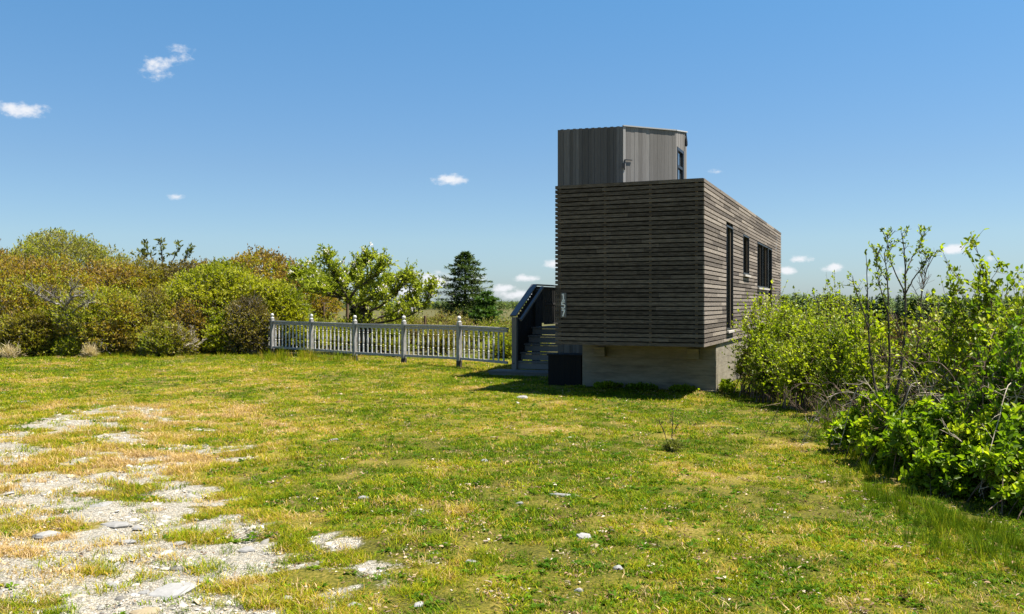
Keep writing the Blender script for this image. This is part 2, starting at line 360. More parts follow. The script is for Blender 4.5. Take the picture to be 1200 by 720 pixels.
def build_world():
    w = bpy.data.worlds.new('World'); scene.world = w; w.use_nodes = True
    nt = w.node_tree; nt.nodes.clear()
    out = nt.nodes.new('ShaderNodeOutputWorld'); bg = nt.nodes.new('ShaderNodeBackground')
    sky = nt.nodes.new('ShaderNodeTexSky'); sky.sky_type = 'NISHITA'; sky.sun_disc = False
    sky.sun_elevation = SUN_EL; sky.sun_rotation = SUN_AZ; sky.altitude = 0
    sky.air_density = 1.0; sky.dust_density = .3; sky.ozone_density = 1.6
    geo = nt.nodes.new('ShaderNodeTexCoord'); sep = nt.nodes.new('ShaderNodeSeparateXYZ')
    nrm = nt.nodes.new('ShaderNodeVectorMath'); nrm.operation = 'NORMALIZE'
    nt.links.new(geo.outputs['Generated'], nrm.inputs[0]); nt.links.new(nrm.outputs[0], sep.inputs[0])
    def M(op, a, b=None, c=None):
        n = nt.nodes.new('ShaderNodeMath'); n.operation = op
        for i, v in enumerate((a, b, c)):
            if v is None: continue
            if isinstance(v, (int, float)): n.inputs[i].default_value = v
            else: nt.links.new(v, n.inputs[i])
        return n.outputs[0]
    az = M('ARCTAN2', sep.outputs[0], sep.outputs[1]); el = M('ARCSINE', sep.outputs[2])
    # small fair-weather clouds: (azimuth, elevation, half width, half height) from where they stand in the sky
    clouds = [(184,80,21,17,.85),(214,66,20,14,.55),(24,129,38,10,1),(527,211,21,8,1.15),(207,231,11,5,.7),(508,329,28,11,1.25),(558,326,18,6,.8),
              (648,309,13,7,1),(616,326,16,5,1.15),(590,338,15,6,1.2),(606,345,32,7,1.0),(478,341,42,10,1.0),(368,345,22,16,.9),(938,304,16,5,1.1),(921,317,13,6,1.3),
              (977,314,16,6,1.1),(1117,292,18,7,1.25),(1055,318,11,6,.7),(838,201,12,4,.36),(1160,303,9,4,.5),(1018,323,10,4,.5),(630,344,16,7,1.1)]
    tot = None
    for px, py, hw, hh, k in clouds:
        dx = (px-HX)/F; dz = (HY-py)/F; a0 = math.atan(dx); e0 = math.atan(dz/math.sqrt(1+dx*dx))
        f = 1/math.sqrt(1+dx*dx)
        wa = hw/F*f*f*1.25; wh = hh/F*f*1.25
        u = M('MULTIPLY_ADD', az, 1/wa, -a0/wa); v = M('MULTIPLY_ADD', el, 1/wh, -e0/wh)
        d = M('SQRT', M('ADD', M('MULTIPLY', u, u), M('MULTIPLY', v, v)))
        g = M('MULTIPLY', M('MAXIMUM', M('SUBTRACT', 1.0, d), 0.0), k)
        tot = g if tot is None else M('MAXIMUM', tot, g)
    mp = nt.nodes.new('ShaderNodeMapping'); mp.inputs['Scale'].default_value = (1, 1, 1.7)
    nt.links.new(nrm.outputs[0], mp.inputs[0])
    nz = nt.nodes.new('ShaderNodeTexNoise'); nz.inputs['Scale'].default_value = 75; nz.inputs['Detail'].default_value = 6; nz.inputs['Roughness'].default_value = .62
    nt.links.new(mp.outputs[0], nz.inputs['Vector'])
    c = M('MULTIPLY_ADD', M('SUBTRACT', nz.outputs['Fac'], .5), 2.3, M('MULTIPLY', tot, 1.35))
    gate = M('MINIMUM', M('MULTIPLY', tot, 5.0), 1.0)
    mr = nt.nodes.new('ShaderNodeMapRange'); mr.interpolation_type = 'SMOOTHSTEP'
    nt.links.new(c, mr.inputs['Value']); mr.inputs['From Min'].default_value = .22; mr.inputs['From Max'].default_value = 1.3
    cm = M('MULTIPLY', M('MULTIPLY', mr.outputs[0], gate), .92)
    # the sky's own colour: a deeper blue than the model gives high up
    hz = nt.nodes.new('ShaderNodeMapRange'); nt.links.new(sep.outputs[2], hz.inputs['Value'])
    hz.inputs['From Min'].default_value = 0; hz.inputs['From Max'].default_value = .32
    tint = ramp(nt, hz.outputs[0], [(0, (.55,.70,.98)), (.22, (.68,.82,.98)), (.46, (.67,.84,.99)), (1, (.60,.99,1.18))])
    sc = mixc(nt, 1.0, sky.outputs[0], tint.outputs[0], 'MULTIPLY')
    fin = mixc(nt, cm, sc, (7.2, 7.3, 7.6))
    nt.links.new(fin, bg.inputs['Color']); bg.inputs['Strength'].default_value = .053
    nt.links.new(bg.outputs[0], out.inputs[0])
build_world()
scene.view_settings.view_transform = 'Standard'; scene.view_settings.look = 'None'
scene.view_settings.exposure = 1.3; scene.view_settings.gamma = 1; scene.view_settings.use_curve_mapping = False
cy = scene.cycles
cy.use_denoising = True; cy.denoiser = 'OPENIMAGEDENOISE'; cy.denoising_prefilter = 'ACCURATE'
cy.max_bounces = 6; cy.diffuse_bounces = 3; cy.glossy_bounces = 3; cy.transmission_bounces = 3; cy.transparent_max_bounces = 4
cy.use_adaptive_sampling = False; cy.caustics_reflective = False; cy.caustics_refractive = False

# ------------------------------------------------------------------ ground: one sheet to the horizon
def build_ground():
    xs = np.concatenate([-np.geomspace(3000, 14.6, 46), np.arange(-14, 11, .085), np.geomspace(11.5, 3000, 46)])
    ys = np.concatenate([np.linspace(-400, -8, 10), np.linspace(-6, 3, 12), np.arange(3.2, 30, .085), np.geomspace(30.3, 6000, 90)])
    gx, gy = np.meshgrid(xs, ys); z = gz(gx, gy)
    g = gravel(gx, gy); d = dryness(gx, gy)
    near = (np.abs(gx) < 16) & (gy > 3) & (gy < 31)
    z = z + near*(.05*(fbm(gx*4.5, gy*4.5, 3)-.5))
    # the pale lane beyond the bushes on the right
    lane = sstep(1.1, .5, np.abs(gy - (22.6 + .12*(gx-10))))*sstep(7.8, 8.6, gx)*sstep(30, 14, gx)
    g = np.maximum(g*near, lane)
    far = sstep(23.5, 27, gy + .9*gx*(gx < 0)*0 + (fbm(gx*.6, gy*.6, 3)-.5)*5)
    far = np.maximum(far*(1-lane), 0)
    ny, nx = gx.shape; idx = np.arange(nx*ny).reshape(ny, nx)
    q = np.stack([idx[:-1,:-1], idx[:-1,1:], idx[1:,1:], idx[1:,:-1]], -1).reshape(-1, 4)
    o = mesh_np('ground', np.stack([gx, gy, z], -1).reshape(-1, 3), quads=q, tone={'gravel': g.ravel(), 'dry': d.ravel(), 'far': far.ravel()}, mat=M_ground, smooth=True)
    tag(o, 'open yard of short dry turf and pale gravel running out to heath', 'ground', kind='structure')
build_ground()

# ------------------------------------------------------------------ the cabin
P0 = Vector((3.25, 15.0, 0)); VX = Vector((.9234, -.3841, 0)); VY = Vector((.3841, .9234, 0)); ROT = math.atan2(-.3841, .9234)
def to_local(p): d = Vector(p)-P0; return Vector((d.dot(VX), d.dot(VY), p[2]))
def ray(px, py): return Vector(((px-HX)/F, 1, (HY-py)/F))
def on_plane(px, py, axis, val):
    """where the sight line of a photo point meets the cabin plane x=val or y=val (cabin coordinates)"""
    d = ray(px, py); o = Vector((0, 0, HC)); n = VX if axis == 'x' else VY
    t = (val + P0.dot(n) - o.dot(n))/d.dot(n); return to_local(o + d*t)

CW, CL, Z0, Z1 = 2.64, 12.7, .896, 3.785
NS = 37; PITCH = (Z1-Z0)/NS; SH = PITCH*.74
cabin = empty('wooden_cabin', P0, ROT)
tag(cabin, 'dark slatted timber cabin raised on a concrete base with a grey tower on top', 'cabin')

def pieces(a, b, cuts, rnd):
    """board lengths between a and b, skipping the openings"""
    iv = [(a, b)]
    for c0, c1 in cuts:
        nv = []
        for s, e in iv:
            if c1 <= s or c0 >= e: nv.append((s, e)); continue
            if c0 > s: nv.append((s, c0))
            if c1 < e: nv.append((c1, e))
        iv = nv
    res = []
    for s, e in iv:
        p = s
        while p < e-.02:
            l = rnd.uniform(.55, 2.4); q = min(e, p+l)
            if e-q < .3: q = e
            res.append((p, q)); p = q
    return res

# windows of the long side, as cabin coordinates (y0, y1, z0, z1)
def side_rect(x0, x1, yt, yb):
    a = on_plane(x0, yt, 'x', 0); b = on_plane(x0, yb, 'x', 0); c = on_plane(x1, yt, 'x', 0)
    return (a.y, c.y, b.z, a.z)
W1 = side_rect(850.0, 857.2, 265.5, 385.5)
W2 = side_rect(869.8, 876.2, 276.5, 319.5)
W3 = side_rect(886.5, 898.6, 285.2, 335.0)
W4 = side_rect(899.3, 903.2, 291.8, 361.0)
WINS = [W1, W2, W3, W4]
rn = random.Random(5)
mf, ms, ml, mb = MB(), MB(), MB(), MB()
for i in range(NS):
    z = Z0 + i*PITCH
    for a, b in [(-CW-.02, -CW+.0)]: pass
    for a, b in pieces(-CW-.022, 0, [], rn):
        j = rn.uniform(-.0015, .0015); yy = rn.uniform(-.003, .002)
        mf.box(a+.001, b-.001, -.024+yy, -.001, z+j, z+SH+j)
    cuts = [(w[0]-.035, w[1]+.035) for w in WINS if w[2]-.05 < z+SH and w[3]+.035 > z]
    for a, b in pieces(-.026, CL, cuts, rn):
        j = rn.uniform(-.002, .002); xx = rn.uniform(-.003, .003)
        ms.box(.001, .024+xx, a+.001, b-.001, z+j, z+SH+j)
    for a, b in pieces(.0, CL, [], rn):
        ml.box(-CW-.022, -CW, a+.001, b-.001, z, z+SH)
    for a, b in pieces(-CW-.022, .022, [], rn):
        mb.box(a+.001, b-.001, CL+.001, CL+.024, z, z+SH)
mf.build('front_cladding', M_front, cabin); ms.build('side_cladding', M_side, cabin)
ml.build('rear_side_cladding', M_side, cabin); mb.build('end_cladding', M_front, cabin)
b = MB()
for px in (656, 709, 762, 816):
    x = on_plane(px, 300, 'y', 0).x; b.box(x-.022, x+.022, .001, .036, Z0-.004, Z1-.02)
y = .6
while y < CL:
    b.box(-.036, -.001, y-.02, y+.02, Z0+.002, Z1-.02); y += 1.2
b.build('batten', M_batten, cabin)
b = MB(); b.box(-CW+.03, -.17, .038, CL-.03, Z0+.06, Z1-.03); b.build('inner_wall', M_membrane, cabin)
b = MB(); b.box(-CW+.004, -.004, .004, CL-.004, Z1-.028, Z1-.012); b.build('roof', M_roof, cabin)
b = MB(); b.box(-CW+.002, -.002, .04, CL-.002, Z0+.004, Z0+.055); b.build('floor_edge', M_batten, cabin)

def window(w, mull=0):
    y0, y1, z0, z1 = w; t = .035; x1 = .032; x0 = -.165
    b = MB()
    b.box(x0, x1, y0-t, y0, z0-t, z1+t); b.box(x0, x1, y1, y1+t, z0-t, z1+t)
    b.box(x0, x1-.002, y0+.001, y1-.001, z1, z1+t-.002); b.box(x0, x1-.002, y0+.001, y1-.001, z0-t+.002, z0)
    for k in range(mull):
        yy = y0 + (y1-y0)*(k+1)/(mull+1); b.box(x0, x1-.006, yy-.022, yy+.022, z0+.001, z1-.001)
    fr = b.build('window', M_frame, cabin)
    p = MB(); p.box(-.150, -.140, y0+.002, y1-.002, z0+.002, z1-.002); p.build('pane', M_glass, fr)
    return fr
def sill(fr, w):
    y0, y1, z0, z1 = w; s = MB(); s.box(.0, .075, y0-.03, y1+.03, z0-.085, z0-.042); s.build('sill', M_sill, fr)
f = window(W1); sill(f, W1); f = window(W2); sill(f, W2); f = window(W3, 1); sill(f, W3); window(W4)

# house number, read downwards
plq = MB(); a = on_plane(657.4, 343.4, 'y', -.03); c = on_plane(663.0, 372.2, 'y', -.03)
plq.box(a.x, c.x+.012, -.044, -.029, c.z, a.z)
plaque = plq.build('number_plaque', M_plaque, cabin)
def digit(ch, zc, xc, w, h):
    m = MB(); t = .022; y0, y1 = -.052, -.0445
    def seg(x0, z0, x1, z1, th=t): m.bar((xc+x0*w/2, (y0+y1)/2, zc+z0*h/2), (xc+x1*w/2, (y0+y1)/2, zc+z1*h/2), th, y1-y0, up=(0,1,0))
    if ch == '1':
        seg(.1, -1, .1, 1); seg(.1, .95, -.55, .6); seg(-.6, -.95, .8, -.95)
    if ch == '5':
        seg(.75, .93, -.75, .93); seg(-.72, 1, -.72, .1); seg(-.8, .15, .3, .22); seg(.25, .22, .78, -.1); seg(.78, -.05, .72, -.6); seg(.76, -.55, .25, -.95); seg(.32, -.93, -.45, -.93); seg(-.4, -.93, -.85, -.62)
    if ch == '7':
        seg(-.8, .93, .85, .93); seg(.78, .98, -.25, -1)
    m.build('numeral', M_digit, plaque)
zc = (a.z+c.z)/2; xc = (a.x+c.x)/2+.004; hh = (a.z-c.z)
for k, ch in enumerate('157'):
    digit(ch, zc+hh*(.325-.325*k), xc, .072, hh*.27)

# concrete base, set back under the overhang
b = MB(); b.box(-2.6, -.012, 1.363, CL-1.0, -.3, Z0+.002)
base = b.build('foundation', M_conc, cabin, bevel=.012)
b = MB(); b.box(-2.66, .01, 1.30, 1.36, -.3, .035); b.build('footing', M_conc, base)
for x0, x1, yt, yb in ((695.5, 708.5, 406.6, 418.2), (805, 819, 408.6, 421.5)):
    a = on_plane(x0, yt, 'y', 1.2); c = on_plane(x1, yb, 'y', 1.2)
    b = MB(); b.box(a.x, c.x, 1.2, 1.361, c.z, min(a.z, Z0-.003)); b.build('beam_end', M_conc, base, bevel=.008)

# ---- tower of upright boards
TA, TB, TC_, TD = Vector((1.009,19.5,0)), Vector((2.38,18.93,0)), Vector((3.62,19.49,0)), Vector((4.07,20.57,0))
TE = TD + Vector((-.9,2.6,0)); TG = TA + VY*3.9  # unseen rear corners, drawn out so the tower shades the stairs
TT = [to_local(p) for p in (TA, TB, TC_, TD, TE, TG)]
HT = [top_at(152.6, 19.5), top_at(148.4, 18.93), top_at(153.8, 19.49), top_at(155.8, 20.57), 5.62, 5.55]
core = MB(); cen = sum((p for p in TT), Vector())/6
inn = [p + (cen-p).normalized()*.06 for p in TT]
core.prism([(p.x, p.y) for p in inn], .35, [h-.03 for h in HT])
tower = core.build('tower', M_membrane, cabin)
def boards(p, q, zb, za, zc, mat, name, alt, pitch=.071, cuts=()):
    m = MB(); d = (q-p); L = math.hypot(d.x, d.y); d = Vector((d.x/L, d.y/L, 0)); n = Vector((d.y, -d.x, 0))
    k = int(round(L/pitch)); w = L/k
    for i in range(k):
        s0, s1 = i*w+.0012, (i+1)*w-.0012; off = rn.uniform(-.002, .002)+(alt if i % 2 else 0)
        def col(z0, z1a, z1b):
            c = [p+d*s0, p+d*s1, p+d*s1-n*.024, p+d*s0-n*.024]
            c = [(v+n*off) for v in c]
            m.prism([(v.x, v.y) for v in c], z0, [z1a, z1b, z1b, z1a])
        t0, t1 = za+(zc-za)*s0/L + (alt*1.2 if i % 2 else 0), za+(zc-za)*s1/L + (alt*1.2 if i % 2 else 0)
        hit = [c for c in cuts if not (s1 <= c[0] or s0 >= c[1])]
        if hit:
            c = hit[0]; col(zb, c[2], c[2]); col(c[3], t0, t1)
        else: col(zb, t0, t1)
    return m.build(name, mat, tower)
# pale board at the tower's front corner
m = MB(); d_ = (TT[2]-TT[1]); d_.z = 0; d_.normalize(); n_ = Vector((d_.y, -d_.x, 0)); c = [TT[1]+n_*.012, TT[1]+d_*.06+n_*.012, TT[1]+d_*.06+n_*.004, TT[1]+n_*.004]
m.prism([(v.x, v.y) for v in c], 3.4, HT[1]-.01); m.build('corner_board', plain_mat('pale_corner_board', [(.2, (.26,.245,.225)), (.9, (.40,.38,.355))], (30, 30, 2)), tower)
# the window in the narrow right-hand face
nCD = Vector(((TT[3]-TT[2]).y, -(TT[3]-TT[2]).x, 0)).normalized(); dCD = (TT[3]-TT[2]).normalized(); dCD.z = 0; dCD.normalize()
def s_on_CD(px):
    lo, hi = 0.0, 1.3
    for _ in range(40):
        mid = (lo+hi)/2; w = TC_ + VX*(dCD.x*mid) + VY*(dCD.y*mid)
        if HX + F*w.x/w.y < px: lo = mid
        else: hi = mid
    return lo
s0, s1 = s_on_CD(793.2), s_on_CD(800.6); wz1 = top_at(171.0, 19.5); wz0 = 3.95
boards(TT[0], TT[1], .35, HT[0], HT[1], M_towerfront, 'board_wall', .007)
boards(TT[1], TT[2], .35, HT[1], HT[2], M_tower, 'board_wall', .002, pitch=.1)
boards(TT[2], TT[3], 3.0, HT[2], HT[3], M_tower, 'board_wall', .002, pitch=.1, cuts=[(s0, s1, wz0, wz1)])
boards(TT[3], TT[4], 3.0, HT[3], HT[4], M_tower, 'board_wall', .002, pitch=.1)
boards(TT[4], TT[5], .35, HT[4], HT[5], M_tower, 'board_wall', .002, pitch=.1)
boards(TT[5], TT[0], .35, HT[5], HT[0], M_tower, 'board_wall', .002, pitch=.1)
def strip(m, sa, sb, z0, z1, o0, o1):
    p = TT[2]; c = [p+dCD*sa+nCD*o1, p+dCD*sb+nCD*o1, p+dCD*sb+nCD*o0, p+dCD*sa+nCD*o0]
    m.prism([(v.x, v.y) for v in c], z0, z1)
m = MB(); t = .07
strip(m, s0+.001, s0+t, wz0+t, wz1-t, -.06, .012); strip(m, s1-t, s1-.001, wz0+t, wz1-t, -.06, .012)
strip(m, s0+.001, s1-.001, wz1-t, wz1-.001, -.06, .012); strip(m, s0+.001, s1-.001, wz0+.001, wz0+t, -.06, .012)
tz = wz1-.42; strip(m, s0+t, s1-t, tz-.03, tz+.03, -.055, .006)
m.cur = 1; strip(m, s0+t-.002, s1-t+.002, wz0+t-.002, wz1-t+.002, -.04, -.03)
m.build('window', [M_frame, M_glass_hi], tower)
# metal edge along the top of the two right-hand faces
m = MB()
for (p, q, za, zb) in ((TT[1], TT[2], HT[1], HT[2]), (TT[2], TT[3], HT[2], HT[3])):
    a = Vector((p.x, p.y, za+.016)); c = Vector((q.x, q.y, zb+.016)); m.bar(a, c, .05, .026)
m.build('roof_edge', M_metal, tower)
m = MB(); rf = [Vector((p.x, p.y, h-.012)) for p, h in zip(inn, HT)]
m.add(rf, [(0,1,2),(0,2,3),(0,3,4),(0,4,5)]); m.build('roof', M_roof, tower)
# lamp on the far corner, hook by the front corner
m = MB(); pc = TT[2]+dCD*(s_on_CD(802.6))+nCD*.03; zl = top_at(167, 20.4)
m.lathe((pc.x, pc.y, zl-.10), [(.018,0),(.036,.03),(.032,.12),(.015,.24),(.01,.30)], 10); m.bar((pc.x, pc.y, zl+.16), (pc.x-nCD.x*.07, pc.y-nCD.y*.07, zl+.16), .03, .03)
m.build('wall_lamp', M_frame, tower)
m = MB(); dBC = (TT[2]-TT[1]); dBC.z = 0; dBC.normalize(); nBC = Vector((dBC.y, -dBC.x, 0)); q = TT[1]+dBC*.03+nBC*.02
zh = top_at(187.5, 18.95)
m.bar((q.x, q.y, zh), (q.x+dBC.x*.19, q.y+dBC.y*.19, zh), .014, .016); m.bar((q.x, q.y, zh), (q.x, q.y, zh-.22), .016, .016, up=(1,0,0))
q2 = q - dBC*.03; m.bar((q2.x, q2.y, zh-.08), (q2.x, q2.y, zh-.18), .05, .03, up=(1,0,0))
m.build('latch_hook', M_frame, tower)

# ---- black box beside the base
bx = empty('storage_box', P0 + VX*-2.97 + VY*1.6, ROT)
tag(bx, 'black wooden box standing between the concrete base and the stairs', 'box')
m = MB()
for k in range(6): m.box(-.345+.115*k+.001, -.345+.115*(k+1)-.002, -.22, -.20, -.1, .60)
for k in range(5): m.box(.325, .345, -.195+.1*k, -.1+.1*k, -.1, .60)
m.box(-.343, -.325, -.199, .3, -.1, .60); m.box(-.324, .324, .28, .3, -.1, .60); m.box(-.32, .32, -.195, .275, -.09, .58)
m.build('box_body', M_black, bx)
m = MB(); m.box(-.365, .36, -.24, .32, .602, .632); m.build('lid', M_black, bx)

# ---- stairs and deck on the cabin's left
SX0, SX1, SY0, SY1, DZ = -5.2, -3.75, 4.22, 5.5, 1.05
st = empty('entry_stairs', P0 + VX*SX0 + VY*SY0, ROT)
tag(st, 'grey wooden stairs with a boarded handrail climbing to the deck left of the cabin', 'stairs')
wx = SX1-SX0
m = MB()
for k in range(3): m.box(-.42, wx+.1, -.62+.2*k, -.43+.2*k, .035, .075)
m.box(-.40, wx+.08, -.60, -.04, -.1, .034)
m.build('landing', M_stair, st)
nst = 5; rise = (DZ-.08)/nst; run = (SY1-SY0)/nst
for k in range(nst):
    z = .08+rise*(k+1); y0 = run*k
    m = MB(); m.box(.03, wx, y0-.02, y0+run*.5-.003, z-.038, z); m.box(.03, wx, y0+run*.5+.003, y0+run+.02, z-.038, z)
    m.box(.05, wx-.02, y0+.0, y0+.022, z-rise+.014, z-.045)
    m.build('tread', M_stair, st)
for x in (.0, wx+.001):
    m = MB(); m.bar((x, -.02, .12), (x, SY1-SY0, DZ-.1), .045, .24); m.build('stringer', M_stairv, st)
nz_ = 1.36; pz = 2.08; ysl = SY1-SY0
m = MB(); m.box(-.05, .07, -.08, .03, -.05, nz_-.05); m.build('newel_post', M_newel, st)
m = MB(); m.box(-.05, .05, ysl-.05, ysl+.05, 0, pz-.02); m.build('newel_post', M_stairv, st)
m = MB(); m.bar((-.01, -.10, nz_-.02), (-.01, ysl+.02, pz+.02), .15, .035); m.bar((-.01, ysl+.02, pz+.02), (-.01, ysl+3.2, pz+.02), .15, .035); m.build('handrail', M_rail, st)
m = MB(); m.bar((.17, -.06, nz_-.12), (.17, ysl+.12, pz-.04), .06, .05); m.bar((.04, .02, nz_-.08), (.17, .02, nz_-.08), .03, .03); m.bar((.04, ysl, pz-.1), (.17, ysl, pz-.1), .03, .03); m.build('grab_rail', M_rail, st)
k = 0; y = .06
while y < ysl-.08:
    t = y/ysl; m = MB(); m.box(-.012, .012, y, y+.115, .1+t*(DZ-.35), nz_-.05+(pz-nz_)*t-.035); m.build('side_board', M_stairv, st); y += .121
y = ysl+.12; k = 0
while y < ysl+3.1:
    m = MB()
    if y < ysl+.45: m.box(-.012, .012, y, y+.125, DZ-.25, pz-.02)
    else: m.box(-.018, .018, y, y+.036, DZ+.08, pz-.02)
    m.build('baluster', M_stairv, st); y += .13
m = MB(); m.box(-.03, .03, ysl+.75, ysl+3.2, DZ+.04, DZ+.08); m.box(-.03, .03, ysl+.75, ysl+3.2, DZ+.55, DZ+.60); m.build('lower_rail', M_stairv, st)
m = MB(); m.box(-.05, .05, ysl+3.1, ysl+3.2, 0, pz); m.build('newel_post', M_stairv, st)
m = MB()
for k in range(17): m.box(.0, 2.5, ysl+.03+k*.19, ysl+.03+k*.19+.183, DZ-.036, DZ)
m.build('deck', M_stair, st)
for x, y in ((.05, ysl+.1), (2.4, ysl+.1), (.05, ysl+3.1), (2.4, ysl+3.1)):
    m = MB(); m.box(x-.05, x+.05, y-.05, y+.05, -.1, DZ-.04); m.build('deck_support', M_stairv, st)

# ------------------------------------------------------------------ white baluster fence
fx0 = Vector((-1.33, 22.2)); fd = Vector((-1.57, 1.45)); fl = fd.length; fu = fd/fl
fence = empty('baluster_fence', (fx0.x, fx0.y, 0), math.atan2(-fu.y, -fu.x))     # local +x runs to the stairs
tag(fence, 'worn white fence of turned balusters between ball topped posts', 'fence')
tilt = [0, .0, .012, -.01, .0, 0]
def fgz(lx):
    w = fx0 - fu*lx; return float(gz(w.x, w.y))
posts = [0, -fl, -2*fl, -3*fl, -4*fl, -5*fl]
for i, lx in enumerate(posts):
    g = fgz(lx); m = MB(); m.box(lx-.052, lx+.052, -.052, .052, g+.16, 1.13+g*.5)
    m.cur = 1; m.box(lx-.054, lx+.054, -.054, .054, g-.15, g+.16-.002)
    p = m.build('post', [M_greypost, M_rot], fence, bevel=.006)
    f = MB(); f.lathe((lx, 0, 1.13+g*.5), [(.048,0),(.060,.012),(.060,.03),(.034,.05),(.028,.065),(.042,.085),(.050,.112),(.050,.135),(.036,.16),(.012,.172)], 12)
    f.build('finial', M_white, p, smooth=True)
ends = [1.72] + posts
for i in range(len(ends)-1):
    xa, xb = ends[i+1]+.053, ends[i]-.053
    ga, gb = fgz(xa)*.5, fgz(xb)*.5
    m = MB(); m.bar((xa, 0, 1.045+ga), (xb, 0, 1.045+gb), .085, .045); m.bar((xa, 0, .985+ga), (xb, 0, .985+gb), .04, .06); m.build('top_rail', M_greyrail, fence)
    m = MB(); m.bar((xa, 0, .235+ga), (xb, 0, .235+gb), .04, .06); m.build('bottom_rail', M_greyrail, fence)
    nb = 10 if xb-xa > 1.8 else 9
    for k in range(nb):
        x = xa + (xb-xa)*(k+.75)/(nb+.5); g = ga+(gb-ga)*(x-xa)/(xb-xa)
        f = MB(); f.lathe((x, 0, .266+g), [(.021,0),(.021,.16),(.017,.18),(.026,.20),(.015,.225),(.024,.30),(.025,.36),(.016,.50),(.014,.53),(.025,.545),(.014,.565),(.021,.59),(.021,.688)], 8)
        f.build('baluster', M_white, fence)

# old posts behind it
for px, yt, Z, r, lab in ((358, 354, 31, .065, 'thick brown post at the edge of the orange bush behind the white fence'),
                          (378.5, 355, 32, .05, 'dark thin post behind the white fence under the dark conifer'),
                          (406, 352, 31, .055, 'straight grey brown post under the left boughs of the blossoming tree'),
                          (497, 370, 30.5, .045, 'short brown post right of the blossoming tree'),
                          (447, 366, 31.5, .045, 'short brown post just right of the blossoming tree trunk')):
    x = X_at(px, Z); h = top_at(yt, Z)
    m = MB(); m.lathe((0,0,0), [(r*1.08,-.3),(r*1.05,.2),(r,h*.6),(r*.95,h-.02),(r*.8,h)], 9)
    o = m.build('wooden_post', M_post, None); o.location = (x, Z, 0); o.rotation_euler = (rn.uniform(-.02,.02), rn.uniform(-.03,.03), 0)
    tag(o, lab, 'post', 'old posts behind the white fence')

# ------------------------------------------------------------------ plants
def unit(a): return a/np.maximum(np.linalg.norm(a, axis=-1, keepdims=True), 1e-9)
def rvec(n): return unit(rng.normal(size=(n, 3)))

def seg_mesh(A, B, ra, rb, sides=4):
    """tapered twigs between A and B: vertices and quads"""
    n = len(A); d = unit(B-A); ref = np.where(np.abs(d[:, 2:3]) > .9, np.array([[1., 0, 0]]), np.array([[0, 0, 1.]]))
    s = unit(np.cross(d, ref)); u = np.cross(s, d)
    ang = np.arange(sides)*2*np.pi/sides
    ring = s[:, None, :]*np.cos(ang)[None, :, None] + u[:, None, :]*np.sin(ang)[None, :, None]
    ra = np.broadcast_to(np.asarray(ra, float), (n,)); rb = np.broadcast_to(np.asarray(rb, float), (n,))
    Va = A[:, None, :] + ring*ra[:, None, None]; Vb = B[:, None, :] + ring*rb[:, None, None]
    V = np.concatenate([Va, Vb], 1).reshape(-1, 3)
    base = (np.arange(n)*2*sides)[:, None]
    k = np.arange(sides); kn = (k+1) % sides
    q = np.stack([base+k, base+kn, base+kn+sides, base+k+sides], -1).reshape(-1, 4)
    return V, q

def leaf_arrays(P, D, L, W, near=False, fold=.25, tone=None, up=None):
    n = len(P); D = unit(D); R = rvec(n) if up is None else unit(rvec(n)*.7+up)
    S = unit(np.cross(D, R)); Nn = np.cross(S, D)
    L = np.broadcast_to(np.asarray(L, float), (n,))[:, None]; W = np.broadcast_to(np.asarray(W, float), (n,))[:, None]
    if near:
        c = [P, P+D*L*.3+S*W*.46+Nn*W*fold, P+D*L*.68+S*W*.40+Nn*W*(fold*.8)-Nn*L*.03, P+D*L-Nn*L*.12, P+D*L*.68-S*W*.40+Nn*W*(fold*.8)-Nn*L*.03, P+D*L*.3-S*W*.46+Nn*W*fold]
        V = np.stack(c, 1).reshape(-1, 3); b = (np.arange(n)*6)[:, None]
        q = np.concatenate([b+np.array([[0, 3, 2, 1]]), b+np.array([[0, 5, 4, 3]])], 0); k = 6
    else:
        c = [P, P+D*L*.5+S*W*.5+Nn*W*fold, P+D*L, P+D*L*.5-S*W*.5+Nn*W*fold]
        V = np.stack(c, 1).reshape(-1, 3); b = (np.arange(n)*4)[:, None]
        q = b+np.array([[0, 3, 2, 1]]); k = 4
    t = None if tone is None else np.repeat(tone, k)
    return V, q, t

def curve(A, C, B, t):
    t = t[..., None]; return A*(1-t)**2 + C*2*t*(1-t) + B*t*t

